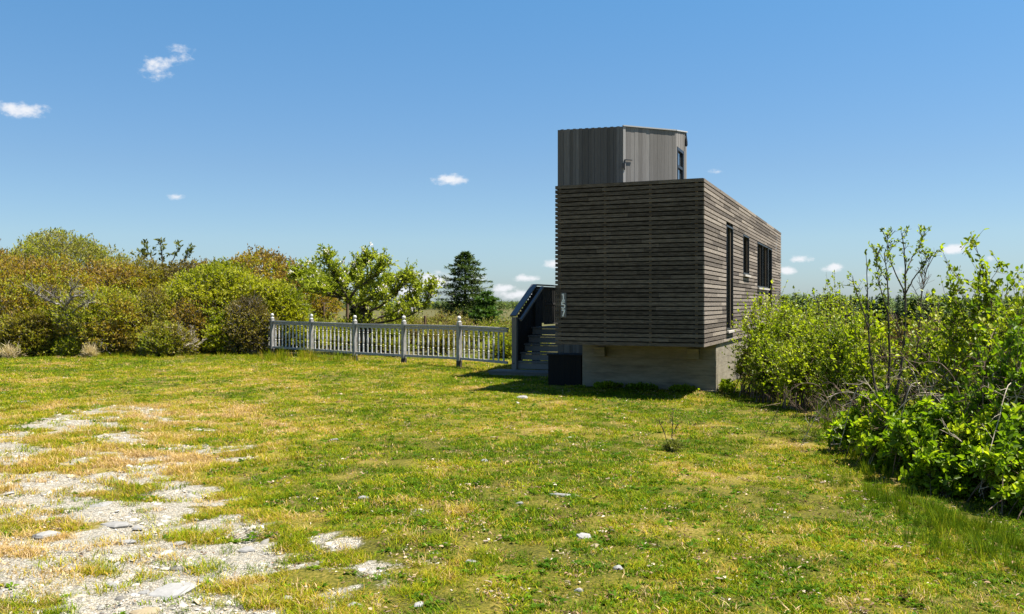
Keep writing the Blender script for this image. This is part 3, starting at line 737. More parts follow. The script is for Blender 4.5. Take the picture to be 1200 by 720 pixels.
def shrub_skeleton(rx, ry, h, nst, nsub, ntw, seed, lump=.13, lean=(0, 0), spread=.25, low=.15, shag=1.0, shell=0):
    """stems from the ground, side branches, twigs; the crown fills a lumpy dome"""
    g = np.random.default_rng(seed)
    ph = g.uniform(0, 6.28, (6,)); kv = g.normal(size=(6, 3))*3.2
    cz = h*.36
    def env(dirs):
        f = 1.0
        for i in range(6): f = f + lump*.55*np.sin(dirs@kv[i]+ph[i])
        return f
    def squash(p, j=.06):
        q = (p-np.array([lean[0]*.6, lean[1]*.6, cz]))/np.array([rx, ry, h-cz]); r = np.linalg.norm(q, axis=-1, keepdims=True)
        lim = env(unit(q))[..., None]*(1+g.normal(size=r.shape)*j*shag)
        q = q*np.minimum(1, lim/np.maximum(r, 1e-6))
        p = q*np.array([rx, ry, h-cz])+np.array([lean[0]*.6, lean[1]*.6, cz]); p[..., 2] = np.maximum(p[..., 2], .03); return p
    # stems
    az = g.uniform(0, 2*np.pi, nst); ce = g.uniform(low-.35, 1, nst)
    el = np.sqrt(np.clip(1-ce*ce, 0, 1))
    dirs = np.stack([el*np.cos(az), el*np.sin(az), ce], -1)
    rad = g.uniform(.55, .98, nst)[:, None]
    B = dirs*rad*env(dirs)[:, None]*np.array([rx, ry, h-cz])+np.array([0, 0, cz])
    B[:, 2] = np.maximum(B[:, 2], h*.12); B[:, :2] += np.array(lean)*(B[:, 2:3]/h)
    A = np.stack([g.normal(size=nst)*rx*spread, g.normal(size=nst)*ry*spread, np.full(nst, -.05)], -1)
    C = A*.6+B*.4; C[:, 2] = B[:, 2]*.62+.05; C[:, :2] = A[:, :2]*.7+B[:, :2]*.3+g.normal(size=(nst, 2))*rx*.06
    T = np.linspace(0, 1, 7)
    pts = np.stack([curve(A, C, B, np.full(nst, t)) for t in T], 1)
    segs = [(pts[:, i], pts[:, i+1], 1-T[i]*.75, 1-T[i+1]*.75) for i in range(6)]
    # side branches
    si = np.repeat(np.arange(nst), nsub); tt = g.uniform(.28, 1, len(si))
    S0 = curve(A[si], C[si], B[si], tt)
    ddir = unit(unit(S0-np.array([0, 0, cz*.4]))*.9+g.normal(size=(len(si), 3))*.65+np.array([0, 0, .35]))
    S1 = squash(S0+ddir*(g.uniform(.18, .42, len(si))*min(rx, h*.6))[:, None])
    # twigs
    ti = np.repeat(np.arange(len(si)), ntw); t2 = g.uniform(.2, 1, len(ti))[:, None]
    T0 = S0[ti]*(1-t2)+S1[ti]*t2
    tdir = unit(unit(S1-S0)[ti]*.8+g.normal(size=(len(ti), 3))*.7+np.array([0, 0, .35]))
    T1 = squash(T0+tdir*(g.uniform(.08, .2, len(ti))*min(rx, h*.6))[:, None])
    if shell:
        # outer twigs that close the crown: (x+shell) short shoots spread over the dome
        az = g.uniform(0, 2*np.pi, shell); ce = g.uniform(-.45, 1, shell); el = np.sqrt(np.clip(1-ce*ce, 0, 1))
        d = np.stack([el*np.cos(az), el*np.sin(az), ce], -1); sc = np.array([rx, ry, h-cz]); o = np.array([lean[0]*.6, lean[1]*.6, cz])
        p0 = d*env(d)[:, None]*(g.uniform(.70, .97, shell)**.8)[:, None]*sc+o
        sd2 = unit(d*.9+g.normal(size=(shell, 3))*.55+np.array([0, 0, .4]))
        p1 = p0+sd2*(g.uniform(.10, .26, shell)*(1+.25*g.random(shell)*shag))[:, None]
        ok = p0[:, 2] > .06; T0 = np.concatenate([T0, p0[ok]]); T1 = np.concatenate([T1, p1[ok]])
    return segs, (S0, S1), (T0, T1), g

def make_shrub(name, loc, label, rx, ry, h, leafm, stemm, nst=26, nsub=8, ntw=5, nlf=7, L=.07, W=.045, seed=1, near=False, lump=.13,
               lean=(0, 0), spread=.22, group=None, cat='shrub', low=.15, leaf_low=0.0, stem_r=.016, tone0=.5, tvar=.22, shag=1.0, lzmin=0.0, twig_r=.0035, upl=.35, rot=0.0, shell=0):
    segs, (S0, S1), (T0, T1), g = shrub_skeleton(rx, ry, h, nst, nsub, ntw, seed, lump, lean, spread, low, shag, shell)
    root = empty(name, (loc[0], loc[1], float(gz(loc[0], loc[1]))), rot)
    tag(root, label, cat, group)
    Vs, Qs, off = [], [], 0
    for a, b, ra, rb in segs:
        v, q = seg_mesh(a, b, stem_r*ra, stem_r*rb, 5); Vs.append(v); Qs.append(q+off); off += len(v)
    v, q = seg_mesh(S0, S1, stem_r*.38, stem_r*.16, 4); Vs.append(v); Qs.append(q+off); off += len(v)
    v, q = seg_mesh(T0, T1, twig_r, twig_r*.5, 3); Vs.append(v); Qs.append(q+off); off += len(v)
    mesh_np('stems', np.concatenate(Vs), quads=np.concatenate(Qs), mat=stemm, parent=root)
    n = len(T0)*nlf; li = np.repeat(np.arange(len(T0)), nlf); t = g.uniform(.1, 1.05, n)[:, None]
    P = T0[li]*(1-t)+T1[li]*t+g.normal(size=(n, 3))*L*.25
    if leaf_low or lzmin:
        keep = (g.random(n) < np.clip((P[:, 2]/h-leaf_low+.12)/.25, .06, 1)) if leaf_low else np.ones(n, bool)
        keep &= P[:, 2] > lzmin; P = P[keep]; li = li[keep]
    n = len(P)
    D = unit(T1-T0)[li]*.6+g.normal(size=(n, 3))*.55+np.array([0, 0, upl])
    ct = g.normal(size=len(T0))*tvar; big = np.zeros(len(T0)); big[:len(S0)*ntw] = np.repeat(g.normal(size=len(S0))*tvar*.7, ntw)
    big += (fbm(T0[:, 0]*1.3+seed, T0[:, 1]*1.3+T0[:, 2]*1.7, 3)-.5)*1.1
    tone = np.clip(tone0+ct[li]*.6+big[li]+g.normal(size=n)*.10, 0, 1)
    LL = L*(g.uniform(.42, 1.4, n) if near else g.uniform(.65, 1.25, n))
    V, Q, tn = leaf_arrays(P, D, LL, LL*(W/L)*g.uniform(.75, 1.2, n), near, tone=tone, up=np.array([0, 0, .6]))
    mesh_np('foliage', V, quads=Q, tone=tn, mat=leafm, parent=root)
    return root

LM = {
 'orange': leaf_mat('orange_brown_leaves', [(0, (0.114, 0.0707, 0.016)), (0.3, (0.228, 0.1368, 0.0205)), (0.55, (0.3078, 0.2109, 0.0182)), (0.8, (0.285, 0.2679, 0.0182)), (1, (0.2964, 0.3192, 0.0182))], .28),
 'olive': leaf_mat('olive_leaves', [(0, (0.0876, 0.0655, 0.016)), (0.3, (0.1678, 0.1254, 0.016)), (0.6, (0.2189, 0.1924, 0.0148)), (1, (0.2481, 0.285, 0.0182))], .28),
 'greygreen': leaf_mat('grey_green_leaves', [(0, (0.1897, 0.1639, 0.0456)), (0.4, (0.2481, 0.2352, 0.0342)), (0.75, (0.2772, 0.285, 0.0205)), (1, (0.321, 0.3562, 0.0228))], .3),
 'green': leaf_mat('mid_green_leaves', [(0, (0.057, 0.0798, 0.008)), (0.4, (0.1425, 0.1767, 0.008)), (0.7, (0.2337, 0.2508, 0.0091)), (1, (0.3306, 0.3192, 0.0148))], .32),
 'dark': leaf_mat('dark_green_leaves', [(0, (.035,.045,.012)), (.5, (.085,.10,.022)), (1, (.16,.165,.035))], .3),
 'spruce': leaf_mat('spruce_needles', [(0, (.018,.036,.009)), (.5, (.048,.08,.014)), (.8, (.095,.13,.017)), (1, (.15,.18,.02))], .12),
 'fir': leaf_mat('young_fir_needles', [(0, (.025,.06,.010)), (.5, (.055,.115,.012)), (1, (.10,.17,.02))], .15),
 'apple': leaf_mat('apple_leaves', [(0, (0.0854, 0.1159, 0.0146)), (0.4, (0.1769, 0.2135, 0.0146)), (0.75, (0.2684, 0.2989, 0.022)), (1, (0.366, 0.3782, 0.0488))], .35),
 'alder': leaf_mat('fresh_alder_leaves', [(0, (.09,.13,.006)), (.35, (.19,.24,.007)), (.7, (.30,.335,.010)), (1, (.48,.48,.08))], .45, rough=.42, spec=.4),
 'bramble': leaf_mat('bramble_leaves', [(0, (.065,.115,.006)), (.4, (.14,.22,.007)), (.7, (.23,.31,.009)), (1, (.36,.40,.02))], .45, rough=.45, spec=.35),
 'heath': leaf_mat('heath_leaves', [(0, (.11,.072,.032)), (.35, (.20,.145,.05)), (.65, (.24,.205,.035)), (1, (.22,.25,.025))], .28),
 'petal': leaf_mat('white_petals', [(0, (.72,.62,.60)), (1, (.82,.79,.77))], .3, tsc=(1, .95, .92)),
}

def shrub_px(name, px, Z, top, wpx, leaf, label, depth=.8, **kw):
    h = top_at(top, Z)*kw.pop('hs', 1.0); r = wpx/2*Z/F
    return make_shrub(name, (X_at(px, Z), Z), label, r, r*depth, h, LM[leaf], kw.pop('stem', M_greybark), **kw)

HG = 'shrubs massed along the left of the yard'
hedge = [
 ('bayberry_shrub', 50, 34.5, 282, 215, 'greygreen', 'tall grey green dome shrub, highest of the left thicket, twigs showing', dict(nst=70, nsub=11, ntw=5, nlf=6, L=.10, W=.045, leaf_low=.15, tone0=.45, lean=(.8, 0))),
 ('thicket_shrub', -45, 31.5, 284, 170, 'orange', 'rust brown shrub cut by the left edge of the photo', dict(nst=50, nsub=10, ntw=5, nlf=6, L=.09, W=.045, leaf_low=.18, tone0=.35)),
 ('thicket_shrub', 40, 29.6, 303, 190, 'orange', 'wide orange brown shrub in front of the grey green dome', dict(nst=75, nsub=10, ntw=5, nlf=6, L=.085, W=.045, leaf_low=.25, tone0=.55)),
 ('thicket_shrub', 135, 30.8, 309, 140, 'orange', 'rust tipped shrub at the right foot of the grey green dome', dict(nst=55, nsub=10, ntw=5, nlf=6, L=.085, W=.045, leaf_low=.21, tone0=.5)),
 ('thicket_shrub', 120, 28.0, 342, 110, 'orange', 'low golden brown shrub right of the bare grey branches', dict(nst=50, nsub=10, ntw=5, nlf=6, L=.08, W=.04, leaf_low=.21, tone0=.7)),
 ('thicket_shrub', 190, 31.6, 306, 130, 'olive', 'olive brown shrub in the dip between the two high domes', dict(nst=55, nsub=10, ntw=5, nlf=6, L=.085, W=.045, leaf_low=.18, tone0=.38)),
 ('thicket_shrub', 178, 28.6, 345, 80, 'olive', 'twiggy olive shrub with dry stems left of the bright green dome', dict(nst=40, nsub=9, ntw=5, nlf=5, L=.08, W=.04, leaf_low=.18, tone0=.5)),
 ('rounded_shrub', 254, 30.0, 312, 150, 'green', 'bright green dome shaped shrub with dense small leaves', dict(nst=85, nsub=11, ntw=5, nlf=7, L=.085, W=.05, leaf_low=.06, tone0=.80, tvar=.16, lump=.09)),
 ('rounded_shrub', 298, 33.0, 300, 200, 'orange', 'rust topped dome shrub rising behind the bright green one', dict(nst=75, nsub=11, ntw=5, nlf=7, L=.09, W=.05, leaf_low=.06, tone0=.45, lump=.07)),
 ('rounded_shrub', 322, 29.9, 335, 84, 'green', 'yellow green shrub behind the left end of the white fence', dict(nst=45, nsub=9, ntw=5, nlf=7, L=.08, W=.05, leaf_low=.03, tone0=.8)),
 ('thicket_shrub', 292, 28.4, 352, 60, 'olive', 'brown twiggy shrub at the left end of the white fence', dict(nst=36, nsub=9, ntw=5, nlf=4, L=.075, W=.04, tone0=.22)),
 ('thicket_shrub', 222, 28.7, 352, 70, 'orange', 'dark rust shrub under the left side of the bright green dome', dict(nst=36, nsub=9, ntw=5, nlf=4, L=.075, W=.04, tone0=.25)),
 ('leafy_bush', 265, 28.4, 374, 50, 'green', 'low leafy green bush at the foot of the bright green dome', dict(nst=30, nsub=8, ntw=5, nlf=7, L=.085, W=.055, tone0=.5)),
 ('leafy_bush', 150, 27.8, 390, 54, 'olive', 'low olive bush in front of the golden brown shrub', dict(nst=26, nsub=8, ntw=5, nlf=7, L=.08, W=.05, tone0=.55)),
 ('leafy_bush', 35, 27.6, 368, 90, 'olive', 'low dull olive bush beneath the wide orange brown shrub', dict(nst=30, nsub=8, ntw=5, nlf=7, L=.08, W=.05, tone0=.6)),
 ('leafy_bush', 92, 27.2, 399, 46, 'green', 'ankle high green bush below the bare grey branches', dict(nst=20, nsub=8, ntw=5, nlf=7, L=.07, W=.04, tone0=.7)),
 ('leafy_bush', 195, 27.2, 384, 56, 'olive', 'low straw coloured bush left of the low leafy green one', dict(nst=24, nsub=8, ntw=5, nlf=6, L=.07, W=.04, tone0=.8)),
]
for i, (nm, px, Z, top, w, lf, lab, kw) in enumerate(hedge):
    shrub_px(nm, px, Z, top, w, lf, lab, seed=100+i, group=HG, stem_r=.026, twig_r=.006, shell=int(34*w), shag=1.5, **{'lump': .10, 'tvar': .2, **kw})

def branchy(name, loc, label, cat, limbs, mat, leafm=None, nlf=5, L=.07, W=.04, nsub=5, sublen=.35, seed=1, near=False, group=None, ntw=3, r0=.03, leaf_from=.4, tone0=.5, trunk=None, up=.5, petals=0, twr=.004):
    """a plant of traced limbs (lists of local points), side shoots and leaves on them"""
    g = np.random.default_rng(seed)
    root = empty(name, (loc[0], loc[1], float(gz(loc[0], loc[1])))); tag(root, label, cat, group)
    A, B, RA, RB, sp, sd_ = [], [], [], [], [], []
    for pts, ra, rb in limbs:
        pts = np.array(pts, float); k = max(10, 5*len(pts)); t = np.linspace(0, len(pts)-1, k)
        i = np.minimum(t.astype(int), len(pts)-2); f = (t-i)[:, None]
        p0 = pts[np.maximum(i-1, 0)]; p1 = pts[i]; p2 = pts[i+1]; p3 = pts[np.minimum(i+2, len(pts)-1)]
        c = .5*((2*p1)+(-p0+p2)*f+(2*p0-5*p1+4*p2-p3)*f**2+(-p0+3*p1-3*p2+p3)*f**3)
        c[1:-1] += g.normal(size=(k-2, 3))*rb*.8
        rr = np.linspace(ra, rb, k)
        A.append(c[:-1]); B.append(c[1:]); RA.append(rr[:-1]); RB.append(rr[1:])
        j = np.arange(k-1)
        j = j[j >= (k-1)*leaf_from]
        for q in j:
            for _ in range(nsub):
                sp.append(c[q]+(c[q+1]-c[q])*g.random()); sd_.append(unit(c[q+1]-c[q])*.8+g.normal(size=3)*.55+np.array([0, 0, up]))
    A, B, RA, RB = map(np.concatenate, (A, B, RA, RB))
    V, Q = seg_mesh(A, B, RA, RB, 7); Vs, Qs, off = [V], [Q], len(V)
    if len(sp):
        sp = np.array(sp); sd_ = unit(np.array(sd_)); ln = g.uniform(.3, 1, len(sp))[:, None]*sublen
        e = sp+sd_*ln; v, q = seg_mesh(sp, e, twr*1.6, twr, 4); Vs.append(v); Qs.append(q+off); off += len(v)
        ti = np.repeat(np.arange(len(sp)), ntw); t = g.uniform(.25, 1, len(ti))[:, None]
        t0 = sp[ti]*(1-t)+e[ti]*t; td = unit(sd_[ti]*.7+g.normal(size=(len(ti), 3))*.6+np.array([0, 0, up*.5])); t1 = t0+td*g.uniform(.2, .5, len(ti))[:, None]*sublen
        v, q = seg_mesh(t0, t1, twr*.8, twr*.5, 3); Vs.append(v); Qs.append(q+off)
    mesh_np(trunk or 'branches', np.concatenate(Vs), quads=np.concatenate(Qs), mat=mat, parent=root)
    if leafm is not None and len(sp):
        n = len(t0)*nlf; li = np.repeat(np.arange(len(t0)), nlf); t = g.uniform(.05, 1.05, n)[:, None]
        P = t0[li]*(1-t)+t1[li]*t; D = td[li]*.6+g.normal(size=(n, 3))*.55+np.array([0, 0, .25])
        tone = np.clip(tone0+np.repeat(g.normal(size=len(sp))*.2, ntw)[li]+g.normal(size=n)*.12, 0, 1); LL = L*g.uniform(.6, 1.25, n)
        V, Q, tn = leaf_arrays(P, D, LL, LL*(W/L), near, tone=tone, up=np.array([0, 0, .5]))
        mesh_np('crown' if trunk else 'foliage', V, quads=Q, tone=tn, mat=leafm, parent=root)
        if petals:
            k = g.choice(len(t1), petals); c = np.repeat(t1[k], 9, 0)+g.normal(size=(petals*9, 3))*.035
            V, Q, tn = leaf_arrays(c, g.normal(size=(len(c), 3)), .055, .05, near, tone=g.random(len(c)))
            mesh_np('blossom', V, quads=Q, tone=tn, mat=LM['petal'], parent=root)
    return root

def traced(base, Z, pts, dep=None, sink=0.0):
    """photo points at depth Z (+dep per point) as points relative to a base point"""
    bx, by = base; res = []
    for i, (px, py) in enumerate(pts):
        z = Z + (dep[i] if dep else 0); py = py + max(0, 352-py)*sink; res.append((X_at(px, z)-bx, z-by, top_at(py, z)))
    return res

# bare grey branches in the thicket
Zb = 27.2; bb = (X_at(79, Zb), Zb)
branchy('bare_shrub', bb, 'bare shrub with bleached grey forked branches at the left', 'shrub',
  [(traced(bb, Zb, [(79, 416), (79, 380), (77, 362), (84, 350), (99, 344)], [0,0,0,-.2,-.4]), .07, .02), (traced(bb, Zb, [(77, 362), (64, 355), (52, 352)], [0,-.2,-.4]), .045, .015),
   (traced(bb, Zb, [(78, 368), (70, 352), (62, 344)], [0,.1,-.4]), .04, .012), (traced(bb, Zb, [(84, 352), (82, 342), (88, 336)], [-.2,-.3,-.4]), .035, .012),
   (traced(bb, Zb, [(79, 375), (92, 360), (108, 352)], [0,-.3,-.6]), .035, .012), (traced(bb, Zb, [(64, 356), (46, 346), (38, 340)], [-.2,-.4,-.5]), .03, .01)],
  M_greybark, None, nsub=2, sublen=.4, seed=5, twr=.006)
# dark sapling poking above the thicket
Zs = 33.0; sb = (X_at(192, Zs), Zs)
branchy('dark_sapling', sb, 'dark leaved sapling poking above the thicket dip', 'sapling',
  [(traced(sb, Zs, [(192, 405), (191, 340), (190, 305), (189, 288)]), .05, .012), (traced(sb, Zs, [(191, 330), (179, 305), (172, 294)]), .03, .01), (traced(sb, Zs, [(191, 330), (203, 305), (208, 294)], [0,.2,.3]), .03, .01),
   (traced(sb, Zs, [(191, 325), (214, 308), (221, 297)], [0,-.2,-.3]), .03, .01), (traced(sb, Zs, [(191, 335), (168, 312), (166, 300)], [0,-.2,-.3]), .03, .01)],
  M_bark, LM['dark'], nsub=1, ntw=2, nlf=4, L=.16, W=.08, sublen=.42, seed=8, leaf_from=.45, trunk='trunk')
# dry stems at the thicket's foot
for px, Z, lab, sdd in ((205, 27.0, 'fan of bleached dry stems before the dark rust shrub', 1),):
    b_ = (X_at(px, Z), Z); g_ = np.random.default_rng(sdd); limbs = []
    for k in range(14 if sdd != 2 else 7):
        a = g_.uniform(-.2, 1.1) if sdd == 1 else g_.uniform(-.9, .9); l = g_.uniform(.5, 1.1)*(1 if sdd != 2 else .5)
        limbs.append(([(g_.normal()*.15, g_.normal()*.1, -.05), (math.sin(a)*l*.5, g_.normal()*.15, math.cos(a)*l*.55), (math.sin(a)*l, g_.normal()*.2, math.cos(a)*l*.9)], .007, .003))
    branchy('dead_plant', b_, lab, 'dead stems', limbs, M_deadstem, None, nsub=1, sublen=.2, seed=sdd, twr=.006)

LM['straw'] = leaf_mat('dry_straw', [(0, (.26,.18,.09)), (.5, (.42,.32,.18)), (1, (.58,.48,.32))], .2)
for px, Z, w, h, lab, sdd in ((106, 26.4, .10, .26, 'small pale clump of dry stalks in the grass before the thicket', 2), (10, 26.3, .3, .30, 'straw pale heap of dead stalks at the far left', 3)):
    make_shrub('dry_clump', (X_at(px, Z), Z), lab, w, w*.7, h, LM['straw'], M_deadstem, nst=30, nsub=3, ntw=2, nlf=3, L=.22, W=.012, seed=sdd, stem_r=.003, twig_r=.002, cat='dead stems', upl=.5)

# blossoming tree behind the fence
Za = 27.8; ab = (X_at(428, Za), Za)
branchy('apple_tree', ab, 'leaning apple tree with white blossom and a sawn off trunk behind the fence', 'tree',
  [(traced(ab, Za, [(428, 425), (427, 390), (426, 365), (425, 358)], sink=.26), .15, .12),
   (traced(ab, Za, [(425, 368), (415, 360), (405, 351), (392, 340), (380, 330), (368, 322)], [0,0,.1,.2,.2,.3], sink=.26), .10, .02),
   (traced(ab, Za, [(412, 358), (402, 338), (393, 318), (388, 305), (383, 291)], [0,-.2,-.3,-.4,-.4], sink=.26), .05, .008),
   (traced(ab, Za, [(405, 351), (385, 345), (366, 335), (354, 322), (349, 318)], [.1,-.4,-.6,-.7,-.7], sink=.26), .045, .008),
   (traced(ab, Za, [(400, 347), (408, 325), (418, 310), (427, 300), (433, 291)], [.1,.3,.4,.5,.5], sink=.26), .05, .006),
   (traced(ab, Za, [(408, 354), (418, 335), (432, 322), (443, 312), (446, 306)], [0,-.5,-.7,-.8,-.8], sink=.26), .05, .008),
   (traced(ab, Za, [(424, 362), (436, 345), (447, 335), (455, 328)], [0,.3,.5,.6], sink=.26), .05, .01),
   (traced(ab, Za, [(425, 368), (445, 360), (462, 345), (472, 330), (476, 324)], [0,-.2,-.3,-.3,-.3], sink=.26), .045, .008),
   (traced(ab, Za, [(428, 378), (455, 370), (478, 360), (489, 345), (488, 337)], [0,.3,.4,.4,.4], sink=.26), .045, .008),
   (traced(ab, Za, [(428, 382), (460, 376), (485, 368), (500, 352), (504, 341)], [0,-.3,-.6,-.6,-.6], sink=.26), .04, .008),
   (traced(ab, Za, [(418, 362), (425, 345), (420, 330), (412, 318)], [0,.6,.9,1], sink=.26), .04, .01),
   (traced(ab, Za, [(404, 350), (395, 330), (375, 318), (364, 312)], [.1,.6,.8,.9], sink=.26), .04, .01),
   (traced(ab, Za, [(415, 360), (432, 352), (444, 352)], [0,-.7,-.9], sink=.26), .04, .01),
   (traced(ab, Za, [(395, 343), (378, 340), (362, 338)], [0,-.9,-1.1], sink=.26), .03, .01)],
  M_bark, LM['apple'], nsub=3, ntw=4, nlf=7, L=.10, W=.05, sublen=.58, seed=21, leaf_from=.16, trunk='trunk', up=.7, petals=120, tone0=.62)

# conifers -------------------------------------------------------------------
def conifer(name, px, Z, top, wpx, label, leaf, seed, base=0.0, levels=34, group=None, dens=1.0):
    g = np.random.default_rng(seed); H = top_at(top, Z); R = wpx/2*Z/F
    gz0 = float(gz(X_at(px, Z), Z)); root = empty(name, (X_at(px, Z), Z, gz0)); H -= gz0
    tag(root, label, 'conifer', group)
    V, Q = seg_mesh(np.array([[0, 0, -.2], [0, 0, H*.5]]), np.array([[0, 0, H*.5], [0, 0, H*.985]]), np.array([R*.055, R*.03]), np.array([R*.03, .012]), 8)
    mesh_np('trunk', V, quads=Q, mat=M_bark, parent=root)
    S0, S1 = [], []
    for k in range(levels):
        t = (k+.5*g.random())/levels; z = H*(base+(1-base)*t); r = R*(1-t)**.78*(.9+.25*g.random())
        nb = int(5+7*(1-t)*dens)
        for j in range(nb):
            a = 2*math.pi*(j+g.random()*.8)/nb; rr = r*(g.uniform(.38, 1.0) if g.random() < .75 else g.uniform(.9, 1.32))+.05
            S0.append((0, 0, z)); S1.append((math.cos(a)*rr, math.sin(a)*rr, z+rr*g.uniform(-.12, .22)*(.3+t)))
    S0 = np.array(S0); S1 = np.array(S1)
    n = len(S0); nt_ = 16; ti = np.repeat(np.arange(n), nt_); t = g.uniform(.12, 1, len(ti))[:, None]
    p = S0[ti]*(1-t)+S1[ti]*t; d = unit(S1-S0)[ti]; side = unit(np.cross(d, np.array([0, 0, 1.])))*np.where(g.random(len(ti)) < .5, 1, -1)[:, None]
    ln = (np.linalg.norm(S1-S0, axis=1)[ti]*(1.15-t[:, 0])*g.uniform(.25, .5, len(ti)))[:, None]+.04
    e = p+unit(d*.9+side*.75+g.normal(size=p.shape)*.15)*ln
    V1, Q1 = seg_mesh(S0, S1, .012, .004, 4)
    mesh_np('boughs', V1, quads=Q1, mat=M_bark, parent=root)
    nn = 5; ni = np.repeat(np.arange(len(p)), nn); t = g.uniform(0, 1, len(ni))[:, None]
    P = p[ni]*(1-t)+e[ni]*t; D = unit(e-p)[ni]*.9+g.normal(size=P.shape)*.4
    tone = np.clip(.45+.2*g.normal(size=len(p))[ni]+.12*g.normal(size=len(ni)), 0, 1)
    V, Q, tn = leaf_arrays(P, D, g.uniform(.10, .2, len(P)), .035, tone=tone, up=np.array([0, 0, .8]))
    mesh_np('crown', V, quads=Q, tone=tn, mat=LM[leaf], parent=root)
conifer('spruce_tree', 545, 40, 296, 118, 'dark spruce with an open pointed top behind the white fence', 'spruce', 3)
conifer('young_fir', 570, 37.5, 342, 66, 'low bright green fir at the right foot of the spruce', 'fir', 4, levels=18)
conifer('young_fir', 376, 33.5, 336, 22, 'small dark conifer left of the apple tree', 'spruce', 6, levels=20)
conifer('young_fir', 421, 32.5, 350, 40, 'squat dark conifer behind the apple tree trunk', 'spruce', 7, levels=16)

# heath shrubs behind the fence
BG = 'low heath shrubs behind the white fence'
heath = [(392, 31, 362, 50, 'green', 'bright green low bush behind the second white post', .75), (365, 30.2, 372, 40, 'green', 'yellow green low bush behind the first white post', .9),
 (468, 33, 357, 60, 'olive', 'olive low bush under the right boughs of the apple tree', .75), (520, 34.5, 355, 64, 'heath', 'tawny heath bush left of the spruce', .55),
 (490, 31, 368, 60, 'heath', 'tawny heath bush right of the apple tree', .5), (540, 32, 366, 66, 'heath', 'brown heath bush in front of the spruce', .45),
 (585, 33, 366, 60, 'heath', 'yellowish heath bush between the spruce and the stairs', .7), (612, 30, 378, 50, 'heath', 'pale heath bush just left of the handrail', .75),
 (570, 29.5, 376, 56, 'olive', 'green brown heath bush behind the fence bay nearest the stairs', .8), (515, 28.5, 378, 50, 'olive', 'leafy olive bush behind the middle fence bay', .75),
 (455, 29.5, 374, 50, 'green', 'green bush at the foot of the apple tree', .6), (345, 30.5, 352, 46, 'green', 'yellow green bush beside the thick brown post', .85),
 (590, 26.5, 392, 44, 'green', 'low green bush close behind the fence by the stairs', .8), (437, 30.8, 372, 36, 'olive', 'dark olive bush hugging the apple tree trunk', .35)]
for i, (px, Z, top, w, lf, lab, tn) in enumerate(heath):
    shrub_px('heath_bush', px, Z, top, w, lf, lab, seed=300+i, group=BG, stem=M_twig, shell=420, hs=.80, nst=34, nsub=8, ntw=5, nlf=6, L=.065, W=.03, stem_r=.014, twig_r=.004, tone0=tn, shag=1.3, lump=.16)

# right side: alder bushes by the long wall
RG = 'alder bushes along the right of the cabin'
alders = [(888, 16.0, 356, 46, 'leafy alder bush pressed against the cabin corner'), (903, 15.4, 344, 56, 'alder bush under the far windows of the cabin'),
 (932, 15.6, 342, 60, 'alder bush just right of the cabin wall'), (965, 14.0, 345, 62, 'bright alder bush halfway between cabin and tall sapling'),
 (918, 18.5, 341, 60, 'taller alder bush behind, against the far end of the cabin'), (988, 12.8, 368, 54, 'alder bush at the front left of the tall sapling'),
 (950, 18.0, 340, 60, 'alder bush at the back right of the cabin'), (985, 16.5, 345, 60, 'alder bush at the back left of the tall sapling'),
 (903, 14.7, 400, 40, 'low alder bush at the front of the row by the cabin'), (940, 13.8, 392, 50, 'low alder bush at the grass edge right of the cabin')]
for i, (px, Z, top, w, lab) in enumerate(alders):
    shrub_px('alder_bush', px, Z, top, w, 'alder', lab, seed=400+i, group=RG, stem=M_twig, near=True, depth=1.0, shell=230, hs=.95, nst=28, nsub=8, ntw=4, nlf=6, L=.044, W=.030, stem_r=.011, twig_r=.003,
             tone0=.5+.12*math.sin(i*2.1), shag=2.6, lump=.2, spread=.5, low=.15, leaf_low=.24)
# tall sparse sapling
Zt = 10.6; tb = (X_at(1035, Zt), Zt)
branchy('tall_sapling', tb, 'tall thin sapling with sparse leaves standing out against the sky', 'sapling',
  [(traced(tb, Zt, [(1036, 500), (1048, 470), (1056, 430), (1060, 390), (1061, 340), (1060, 300), (1057, 274)], [0,0,0,0,0,0,0]), .022, .004),
   (traced(tb, Zt, [(1036, 500), (1027, 460), (1019, 410), (1017, 360), (1016, 308)], [0,.1,.2,.3,.3]), .018, .004),
   (traced(tb, Zt, [(1040, 490), (1042, 430), (1041, 380), (1040, 330), (1036, 297)], [0,-.1,-.2,-.2,-.2]), .017, .004),
   (traced(tb, Zt, [(1061, 345), (1048, 318), (1040, 290), (1040, 278)], [0,-.1,-.1,-.1]), .009, .003),
   (traced(tb, Zt, [(1060, 325), (1068, 305), (1077, 290), (1082, 277)], [0,.1,.2,.2]), .009, .003),
   (traced(tb, Zt, [(1061, 345), (1072, 325), (1085, 308), (1092, 298)], [0,-.2,-.3,-.3]), .009, .003),
   (traced(tb, Zt, [(1041, 370), (1032, 340), (1028, 318)], [-.2,-.3,-.3]), .009, .003),
   (traced(tb, Zt, [(1018, 385), (1006, 350), (1000, 330)], [.2,.2,.2]), .009, .003),
   (traced(tb, Zt, [(1040, 330), (1028, 310), (1027, 296)], [-.2,-.2,-.2]), .007, .003)],
  M_bark, LM['alder'], nsub=1, ntw=2, nlf=3, L=.046, W=.026, sublen=.17, seed=31, near=True, leaf_from=.34, tone0=.3, up=.6, trunk='trunk', twr=.0025)
bs = (X_at(1070, 10.9), 10.9)
